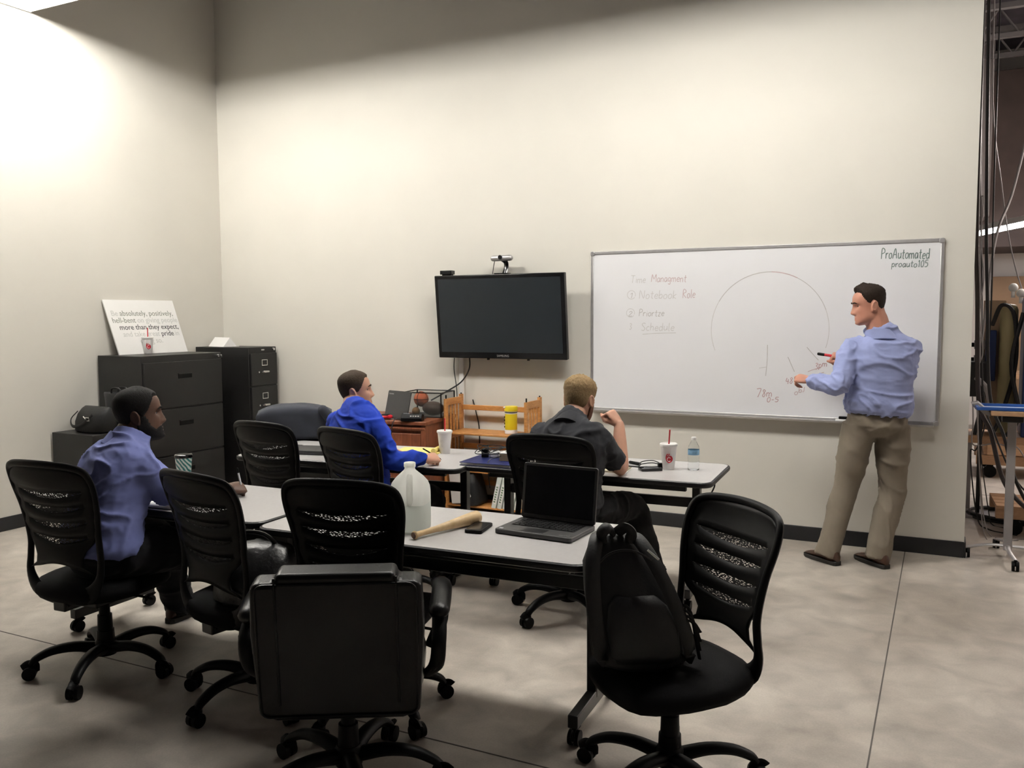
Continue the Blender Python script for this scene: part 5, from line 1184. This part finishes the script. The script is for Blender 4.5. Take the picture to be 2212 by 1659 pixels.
# ================================================================== on the honey wood shelf
g = thing('wipes_canister', 'yellow wipes canister with yellow lid on the honey wood shelf', 'canister', (-3.065, 6.11, .6635))
K['canyel'] = mat('canister_yellow', (0.80, 0.62, 0.02), .4, var=.04)
m = MB(); m.lathe([(.046, 0), (.050, .004), (.050, .03), (.048, .034), (.048, .165), (.050, .170), (.050, .178)], 32); m.build('canister_body', K['white'], g)
m = MB(); m.lathe([(.0485, .034), (.0488, .036), (.0488, .158), (.0485, .160)], 32, cap=False); lb = m.build('label_band', K['canyel'], g)
m = MB(); m.lathe([(.051, .180), (.053, .182), (.053, .212), (.050, .218), (.002, .219)], 32); m.build('lid', K['canyel'], g)
m = MB(); m.lathe([(.0492, .168), (.0505, .170), (.0505, .174), (.0492, .175)], 32, cap=False); m.build('dark_ring', K['plastic'], g)
for i in range(4):
    m = MB(); aa = R(-150); m.ell((.049*math.cos(aa), .049*math.sin(aa), .055+.026*i), (.007, .004, .008)); m.build('printed_mark', K['plastic'], lb)
m = MB(); m.ell((-.035, -.035, .21), (.016, .012, .006)); m.build('wipe_tuft', K['paper'], g)
for i, (x, z, w_, h_, c) in enumerate(((-3.42, .3635, .17, .022, 'paper'), (-3.03, .3635, .15, .05, 'white'))):
    g = thing('paper_stack', ['stack of white papers on the middle board of the honey wood shelf', 'white box on the middle board of the honey wood shelf'][i], ['papers', 'box'][i], (x, 6.10, z))
    m = MB(); m.box(-w_/2, w_/2, -.10, .10, 0, h_); m.build('sheets' if i == 0 else 'carton_body', K[c], g, bevel=.002)
    m = MB(); m.box(-w_/2+.01, w_/2+.006, -.095, .095, h_, h_+.004); m.build('top_sheet', K['paper'], g)
K['bind'] = mat('binder_white', (0.70, 0.74, 0.70), .45, var=.05); K['bindgreen'] = mat('spine_green', (0.16, 0.24, 0.15), .5, var=.1)
for i in range(5):
    g = thing('ring_binder', ['leftmost of the leaning white binders under the honey wood shelf', 'second leaning white binder from the left under the honey wood shelf', 'third leaning white binder from the left under the honey wood shelf', 'fourth leaning white binder from the left under the honey wood shelf', 'rightmost of the leaning white binders under the honey wood shelf'][i], 'binder', (-3.19+.05*i, 6.105, .0785), 0, 'leaning white binders')
    Mi = Matrix.Rotation(R(13), 4, 'Y')
    m = MB(); m.box(0, .040, -.11, .11, 0.0, .262, Mi); m.build('binder_cover', K['bind'], g, bevel=.003)
    m = MB(); m.box(.004, .036, -.112, -.1102, .04, .20, Mi) ; m.build('spine_label', K['paper'], g)
    for q in range(7):
        m = MB(); m.box(.012, .027, -.1128, -.1121, .05+.02*q, .062+.02*q, Mi); m.build('spine_print', K['bindgreen'], g)
g = thing('white_panel', 'white board leaning in the lower left of the honey wood shelf', 'panel', (-3.545, 6.0, .0785))
m = MB(); m.box(0, .016, -.005, .22, 0, .33, Matrix.Rotation(R(-6), 4, 'Y') @ Matrix.Translation((-.0, 0, 0))); m.build('panel_sheet', K['paper'], g, bevel=.001)
m = MB(); m.box(.0, .10, -.012, -.006, .002, .33, Matrix.Rotation(R(-6), 4, 'Y')); m.build('panel_face', K['paper'], g, bevel=.001)
g = thing('black_pouch_bag', 'black bag with white lettering on the bottom of the honey wood shelf', 'bag', (-3.36, 6.07, .0785))
Mi = Matrix.Rotation(R(-10), 4, 'Y')
m = MB(); soft(m, [((0, 0, 0), .065, .10), ((0, 0, .02), .075, .11), ((0, 0, .15), .072, .105), ((0, 0, .24), .06, .09), ((0, 0, .262), .04, .05)], M=Mi, seed=9, ex=4); m.build('bag_body', K['bag'], g, smooth=60)
text_mesh('printed_word', 'umen', .07, K['paper'], g, Mi @ frame((-.03, -.118, .22), (.18, 0, -.98), (.98, 0, .18), (0, -1, 0)), .0004)
# ================================================================== bags on chairs
def backpack():
    g = thing('backpack', 'black backpack sitting on the task chair at right front', 'backpack', (-.905, 2.72, .443), R(30))
    m = MB(); lx = lambda z: -.16*z
    soft(m, [((.02, 0, 0), .13, .10), ((.02, 0, .02), .150, .115), ((.008, .004, .12), .160, .118), ((-.02, .010, .24), .148, .105), ((-.05, .018, .34), .115, .085), ((-.066, .022, .40), .085, .06), ((-.072, .024, .43), .05, .035)], 28, 2.4, wob=.022, seed=3); m.build('pack_body', K['bag'], g, smooth=60)
    m = MB(); soft(m, [((.02, -.085, .03), .10, .035), ((.018, -.098, .06), .115, .042), ((.005, -.098, .15), .112, .042), ((-.012, -.090, .22), .095, .036), ((-.02, -.082, .25), .065, .025)], 24, 2.6, wob=.012, seed=5); m.build('front_pocket', K['bag'], g, smooth=60)
    for s in (-1, 1):
        m = MB(); m.tube(crom([(-.065+s*.04, .05, .42), (-.065+s*.07, -.03, .42), (-.05+s*.105, -.085, .34), (-.015+s*.135, -.11, .20), (.015+s*.145, -.105, .08), (.02+s*.145, -.05, .02)], 6), [(.024, .008)]*31, 8, up=(0, -.7, .7)); m.build('shoulder_strap', K['bag'], g, smooth=60)
        m = MB(); m.tube(crom([(-.068+s*.045, -.02, .415), (-.068+s*.05, -.035, .445), (-.068+s*.03, -.03, .462), (-.068+s*.008, -.005, .44)], 5), [(.020, .011)]*16, 8); m.build('strap_loop', K['bag'], g, smooth=60)
    m = MB(); m.tube(crom([(-.15, -.06, .33), (-.10, -.085, .39), (-.03, -.09, .40), (.04, -.08, .36), (.09, -.07, .28)], 6), .004, 6); m.build('zipper', K['steel'], g)
    m = MB(); m.cyl((.02, -.10, .405), (.055, -.11, .375), .004, n=8); m.build('zip_pull', K['chrome'], g)
    for i in range(4):
        m = MB(); m.tube(crom([(.10+.01*i, -.09, .16+.02*i), (.16, -.11, .17+.01*i), (.20, -.08, .12-.03*i)], 5), [(.008, .003)]*11, 6); m.build('webbing', K['bag'], g)
backpack()
g = thing('leather_satchel', 'black crumpled leather bag on the empty chair between the first two men', 'bag', (-2.47, 2.60, .4655), R(10))
m = MB(); soft(m, [((0, 0, 0), .13, .11), ((0, 0, .02), .16, .14), ((.01, .01, .10), .165, .14), ((.02, .02, .17), .15, .11), ((.03, .03, .215), .11, .07), ((.03, .03, .23), .06, .03)], 24, 2.6, wob=.02, seed=8); m.build('bag_body', mat('crumpled_leather', (0.008, 0.008, 0.009), .38, bump=.6, bscale=45, var=.2), g, smooth=60)
m = MB(); m.tube(crom([(-.08, .02, .20), (-.04, -.02, .27), (.06, -.01, .27), (.10, .04, .20)], 5), .009, 8); m.build('handle', K['leather'], g)
# chair with a jacket by the cabinets
g = thing('padded_chair', 'black padded chair with a blue-grey jacket, behind the back tables', 'chair', (-4.22, 4.95, 0), R(35))
m = MB(); m.prism(rrect(-.25, .25, -.24, .24, .07), .40, .49); m.build('seat', K['fabric'], g, bevel=.03, seg=3)
Mj = Matrix.Translation((0, -.25, .46)) @ Matrix.Rotation(R(98), 4, 'X')
m = MB(); m.prism(rrect(-.23, .23, 0, .50, .09), -.035, .035, Mj); m.build('backrest', K['fabric'], g, bevel=.025, seg=3)
for s in (-1, 1):
    m = MB(); m.tube(crom([(s*.27, .10, .44), (s*.30, .12, .56), (s*.30, .08, .66), (s*.30, -.14, .66)], 5), .016, 8); m.build('armrest', K['plastic'], g)
m = MB(); m.lathe([(.026, .40), (.026, .13)], 14); m.build('gas_column', K['plastic'], g)
make_star(g, R(12))
g = thing('draped_jacket', 'blue-grey jacket draped over the padded chair by the cabinets', 'jacket', (-4.22, 4.95, 0), R(35))
m = MB(); rows = []
for i in range(15):
    v = i/14
    row = []
    for j in range(17):
        u = -1+j/8
        if v < .55: q = v/.55; p = Mj @ Vector((u*(.25+.02*(1-q)), .30+.225*q-.05*abs(u)**3*q, .052+.014*noise.noise(Vector((u*3, v*5, 2)))))
        else: q = (v-.55)/.45; p = Mj @ Vector((u*.25, .525-.05*abs(u)**3-.24*q, -.052-.012*noise.noise(Vector((u*3, v*5, 9)))))
        if abs(v-.55) < .07: p = p+(Mj.to_3x3() @ Vector((0, .022*(1-abs(v-.55)/.07), 0)))
        row.append(p)
    rows.append(row)
m.sheet(rows); m.build('jacket_shell', cloth('slate_jacket', (0.045, 0.049, 0.062)), g, smooth=180, solid=.012)
m = MB(); m.tube(crom([Mj @ Vector(p) for p in ((.20, .50, .05), (.27, .40, .07), (.28, .22, .06), (.26, .08, .06))], 5), [(.05, .03)]*16, 12, round_ends=True); m.build('sleeve', bpy.data.materials['slate_jacket'], g, smooth=60)
# ================================================================== beyond the end of the wall
K['grey'] = mat('grey_metal', (0.30, 0.28, 0.28), .45, .2, var=.1)
K['ply'] = wood('plywood', (0.38, 0.22, 0.12), (0.46, 0.28, 0.16), .6, (3, 14, 14))
g = thing('laptop_cart', 'grey wheeled stand with wooden top just past the end of the wall', 'stand', (.40, 6.40, 0))
m = MB(); m.box(-.13, .42, -.20, .20, .955, .985); m.build('stand_top', K['ply'], g, bevel=.003)
m = MB(); m.prism([(-.24, .03), (-.20, .04), (-.13, -.02), (-.13, -.05), (-.17, -.03)], -.12, .02, frame((0, -.05, .985), (1, 0, 0), (0, 0, 1), (0, -1, 0))); m.build('clamp_arm', K['grey'], g, bevel=.003)
m = MB(); m.box(-.025, .025, -.02, .02, .06, .93); m.build('post', K['grey'], g, bevel=.004)
m = MB(); m.box(-.06, .06, -.05, .05, .90, .955); m.build('bracket', K['steel'], g, bevel=.006)
m = MB(); m.tube(crom([(-.25, -.05, .062), (-.10, 0, .085), (.10, 0, .085), (.28, .02, .06)], 5), [(.016, .010)]*16, 8, up=(0, 0, 1)); m.build('foot_bar', K['alu'], g)
m = MB(); m.tube(crom([(.03, -.28, .06), (0, -.12, .085), (0, .12, .085), (-.05, .28, .06)], 5), [(.016, .010)]*16, 8, up=(0, 0, 1)); m.build('foot_bar', K['alu'], g)
for x, y in ((-.235, -.05), (.27, .02), (.03, -.28), (-.05, .28)):
    m = MB()
    for s in (-1, 1): m.tube([(x+s*.004, y, .03), (x+s*.020, y, .03)], .03, 14)
    m.cyl((x, y, .03), (x, y, .07), .008, n=8); m.build('caster', K['plastic'], g)
g = thing('blue_tray', 'blue plastic tray on the wheeled stand past the wall end', 'tray', (.36, 6.36, .9855), R(4))
m = MB(); m.box(-.17, .17, -.13, .13, 0, .004); m.build('tray_floor', mat('tray_white', (.6, .65, .75), .4), g)
K['trayblue'] = mat('tray_blue', (0.016, 0.075, 0.30), .35, var=.1)
for x0, x1, y0, y1 in ((-.18, .18, -.14, -.12), (-.18, .18, .12, .14), (-.18, -.16, -.12, .12), (.16, .18, -.12, .12)):
    m = MB(); m.box(x0, x1, y0, y1, 0, .022); m.build('rim', K['trayblue'], g, bevel=.003)
# vertical conduit and bundled cables
def cable(label, pts, r, material=None, name='cable', cat='cable', n=8):
    m = MB(); m.tube(crom(pts, 8), r, n); return tag(m.build(name, material or K['cable']), label, cat)
def pc(y, *px): return [at_y(a, b, y) for a, b in px]
cable('dark bundled conduit hanging closest to the end of the wall', [Vector((.13, 6.60, HC))]+pc(6.60, (2125, -40), (2121, 100), (2110, 480), (2112, 640), (2114, 860))+[Vector((.29, 6.62, .80)), Vector((.36, 6.62, .52)), Vector((.45, 6.66, .36)), Vector((.62, 6.74, .20)), Vector((.85, 6.9, .02)), Vector((1.2, 7.0, .016))], .015, mat('brown_conduit', (0.030, 0.022, 0.022), .5, var=.1), 'conduit_bundle')
cable('thick black cable dropping past the wall end, right of the conduit', [Vector((.17, 6.95, HC))]+pc(6.95, (2137, -40), (2135, 100), (2131, 480), (2133, 640), (2138, 850))+[Vector((.38, 6.86, .75)), Vector((.46, 6.80, .45)), Vector((.60, 6.84, .22)), Vector((.9, 6.98, .014)), Vector((1.3, 7.1, .012))], .0115)
cable('thin black cable bowed behind the wheeled stand', [Vector((.11, 7.10, HC))]+pc(7.10, (2122, -40), (2119, 300), (2121, 640), (2124, 850))+[Vector((.34, 6.98, .72)), Vector((.48, 6.90, .42)), Vector((.72, 6.92, .20)), Vector((.95, 7.0, .008)), Vector((1.3, 7.16, .007))], .006)
cable('pale slanting cable crossing the dark roof void', [(.64, 8.2, HC), (.62, 8.2, 4.4), (.58, 8.2, 3.4), (.45, 8.1, 2.6), (.33, 7.9, 2.2), (.27, 7.74, 1.6), (.24, 7.72, 1.21)], .010, K['grey'])
cable('thin grey wire hanging across the far white wall', [(.26, 8.0, HC), (.27, 8.0, 3.4), (.36, 8.0, 2.6), (.45, 8.1, 2.1), (.55, 8.1, 1.75), (.62, 8.16, 1.715)], .005, K['grey'])
cable('thin dark wire hanging left of the yellow machine', [(.28, 7.6, HC), (.29, 7.6, 2.6), (.30, 7.6, 2.0), (.31, 7.8, 1.6), (.31, 8.0, 1.30), (.32, 8.04, 1.26)], .006)
cable('grey wire tangled between the hanging conduit and cable', [Vector((.14, 6.78, HC))]+pc(6.78, (2118, 330), (2124, 430), (2119, 520), (2125, 600), (2116, 680), (2123, 760), (2110, 820))+[Vector((.24, 6.8, .5)), Vector((.30, 6.9, .006)), Vector((.5, 6.95, .006))], .004, K['grey'])
cable('pale grey wire strung down beside the wall end', [Vector((.13, 6.80, HC))]+pc(6.80, (2123, 100), (2117, 300), (2121, 450), (2117, 560), (2120, 700), (2112, 850))+[Vector((.25, 6.85, .4)), Vector((.33, 7.0, .006)), Vector((.55, 7.0, .006))], .004, K['grey'])
cable('black cable looping down to the floor beside the wall end', pc(7.3, (2106, 880), (2127, 905), (2122, 940), (2108, 972), (2096, 982))+[Vector((.25, 7.28, .08)), Vector((.33, 7.20, .006)), Vector((.50, 7.10, .006))], .005)
cable('thin brown wire hanging under the wheeled stand', pc(7.4, (2117, 900), (2119, 930), (2120, 955), (2118, 975))+[Vector((.33, 7.4, .10)), Vector((.36, 7.38, .005)), Vector((.46, 7.30, .005))], .004)
cable('grey cable sagging across the dollies', [Vector((.20, 7.62, .95)), Vector((.21, 7.60, .75))]+pc(7.6, (2100, 957), (2120, 962), (2150, 958), (2180, 966), (2205, 975))+[Vector((.70, 7.62, .20)), Vector((.85, 7.62, .006))], .005, K['grey'])
m = MB(); pts = []
for i in range(40):
    a_ = 2*math.pi*i/20; pts.append((.55+.36*math.cos(a_)+.02*(i//20), 7.70+.26*math.sin(a_)-.02*(i//20), .014+.024*(i//20)))
m.tube(pts, .013, 8); tag(m.build('air_hose', K['cable']), 'black hose coiled on the floor past the wall end', 'hose')
# machine frame
K['olive'] = mat('olive_cylinder', (0.42, 0.36, 0.19), .45, var=.15); K['mblue'] = mat('machine_blue', (0.012, 0.03, 0.12), .45, var=.2)
g = thing('test_machine', 'olive and blue machine with cylinder and hoses beyond the wheeled stand', 'machine', (.45, 8.05, 0))
m = MB(); m.lathe([(.03, .62), (.06, .63), (.065, .66), (.065, 1.62), (.05, 1.66), (.02, 1.67)], 20, Matrix.Translation((.0, 0, 0))); m.build('cylinder', K['olive'], g, smooth=40)
m = MB(); m.box(.10, .40, -.20, .20, .62, 1.72); m.build('blue_cabinet', K['mblue'], g, bevel=.01)
m = MB(); m.box(-.16, -.085, -.06, .06, 1.05, 1.46); m.build('valve_block', K['mblue'], g, bevel=.006)
for z in (1.12, 1.22, 1.34):
    m = MB(); m.box(-.24, -.16, -.04, .04, z-.035, z+.035); m.build('valve', K['grey'], g, bevel=.004); m = MB(); m.cyl((-.24, 0, z), (-.275, 0, z), .018, n=10); m.build('fitting', K['plastic'], g)
for dx, z in ((.02, 1.80), (.075, 1.755)):
    m = MB(); m.ell((dx, -.03, z), (.035, .035, .035)); m.cyl((dx, -.03, z-.08), (dx, -.03, z-.02), .014, n=10); m.build('white_knob', K['white'], g, smooth=60)
m = MB(); m.box(-.30, .42, -.22, .22, .56, .62); m.build('deck', K['ply'], g, bevel=.004)
m = MB(); m.box(-.18, -.02, .06, .10, .64, 1.70); m.build('back_plate', mat('tan_plate', (0.34, 0.24, 0.16), .6), g)
for x in (-.26, .38):
    for y in (-.18, .18):
        m = MB(); m.box(x-.025, x+.025, y-.025, y+.025, .0, .56); m.build('leg', K['grey'], g)
for q, pp in enumerate(([(-.12, -.07, 1.50), (-.06, -.12, 1.66), (.03, -.10, 1.58), (.05, -.12, 1.2), (-.03, -.14, .80), (-.10, -.16, .62)], [(.09, -.12, 1.60), (.02, -.16, 1.2), (.08, -.2, .8), (.0, -.2, .62)], [(-.20, -.07, 1.4), (-.16, -.14, 1.0), (-.22, -.16, .62)])):
    m = MB(); m.tube(crom(pp, 6), .016, 8); m.build('machine_hose', K['cable'], g)
g = thing('control_box', 'dark grey control box half hidden behind the wall end', 'control box', (.20, 7.72, 0))
m = MB(); m.box(-.10, .10, -.10, .10, .95, 1.22); m.build('housing', K['steel'], g, bevel=.01)
m = MB(); m.box(.05, .08, -.015, .015, 0.02, .95); m.build('post', K['steel'], g)
m = MB(); m.box(-.15, .15, -.15, .15, 0, .02); m.build('floor_plate', K['grey'], g)
m = MB(); m.tube(crom([(.02, -.11, 1.10), (.09, -.16, 1.02), (.13, -.14, .85)], 5), .02, 8); m.build('lever_arm', K['grey'], g)
# wooden dollies
def dolly(label, x, y, rz, L, W_, z):
    g = thing('wooden_dolly', label, 'dolly', (x, y, 0), rz, 'wooden dollies on the warehouse floor')
    for q in range(4):
        yy = -W_/2+W_*(q+.5)/4
        m = MB(); m.box(-L/2, L/2, yy-W_/8+.006, yy+W_/8-.006, z+.07, z+.095); m.build('plank', K['ply'], g, bevel=.002)
    for yy in (-W_/2+.05, W_/2-.05):
        m = MB(); m.box(-L/2, L/2, yy-.035, yy+.035, z, z+.07); m.build('beam', K['ply'], g, bevel=.002)
    for xx in (-L/2+.12, L/2-.12):
        for yy in (-W_/2+.05, W_/2-.05):
            m = MB()
            m.tube([(xx, yy-.018, z*.48), (xx, yy+.018, z*.48)], z*.46, 16); m.box(xx-.03, xx+.03, yy-.026, yy+.026, z-.012, z); m.box(xx-.012, xx+.012, yy-.026, yy-.02, z*.4, z); m.box(xx-.012, xx+.012, yy+.02, yy+.026, z*.4, z); m.build('caster', K['plastic'], g)
dolly('wooden dolly on casters nearest the wheeled stand', .95, 7.35, R(3), 1.2, .5, .12)
dolly('wooden dolly on casters farther back in the warehouse', 1.05, 9.85, 0, 1.5, .7, .13)
for i, (y, z, lb) in enumerate(((9.75, .236, 'lower plywood crate stacked on the far dolly'), (9.85, .44, 'upper plywood crate stacked on the far dolly'))):
    g = thing('plywood_crate', lb, 'crate', (1.02, y, z), 0, 'plywood crates')
    m = MB(); m.box(-.66, .66, -.28, .28, 0, .19); m.build('crate_body', K['ply'], g, bevel=.003)
    for xx in (-.60, 0, .60):
        m = MB(); m.box(xx-.03, xx+.03, -.30, -.28, 0, .19); m.build('batten', K['ply'], g)
# far table, brown door panel
g = thing('workbench', 'pale workbench with clutter along the far white wall', 'workbench', (1.2, 12.1, 0))
m = MB(); m.box(-1.2, 1.2, -.35, .35, .82, .88); m.build('bench_top', K['ply'], g)
for x in (-1.1, 1.1):
    for y in (-.3, .3): m = MB(); m.box(x-.04, x+.04, y-.04, y+.04, 0, .82); m.build('leg', K['ply'], g)
m = MB(); m.box(.55, 1.5, 13.90, 13.995, 0, 2.10); tag(m.build('door_1', mat('tan_door', (0.42, 0.27, 0.16), .6, var=.1), bevel=.005), None, None, None, 'structure')
# unseen strip added as fill light to brighten the warehouse and far wall
g = thing('strip_light', 'added fill light, an unseen strip high over the warehouse floor right of the wall end', 'light', (1.9, 9.2, 3.4), R(90))
m = MB(); m.box(-1.2, 1.2, -.05, .05, .03, .09); m.build('channel', K['hood'], g)
m = MB(); m.cyl((-1.18, 0, 0), (1.18, 0, 0), .02, n=10); m.build('fluorescent_tube', K['tube_fill'], g)
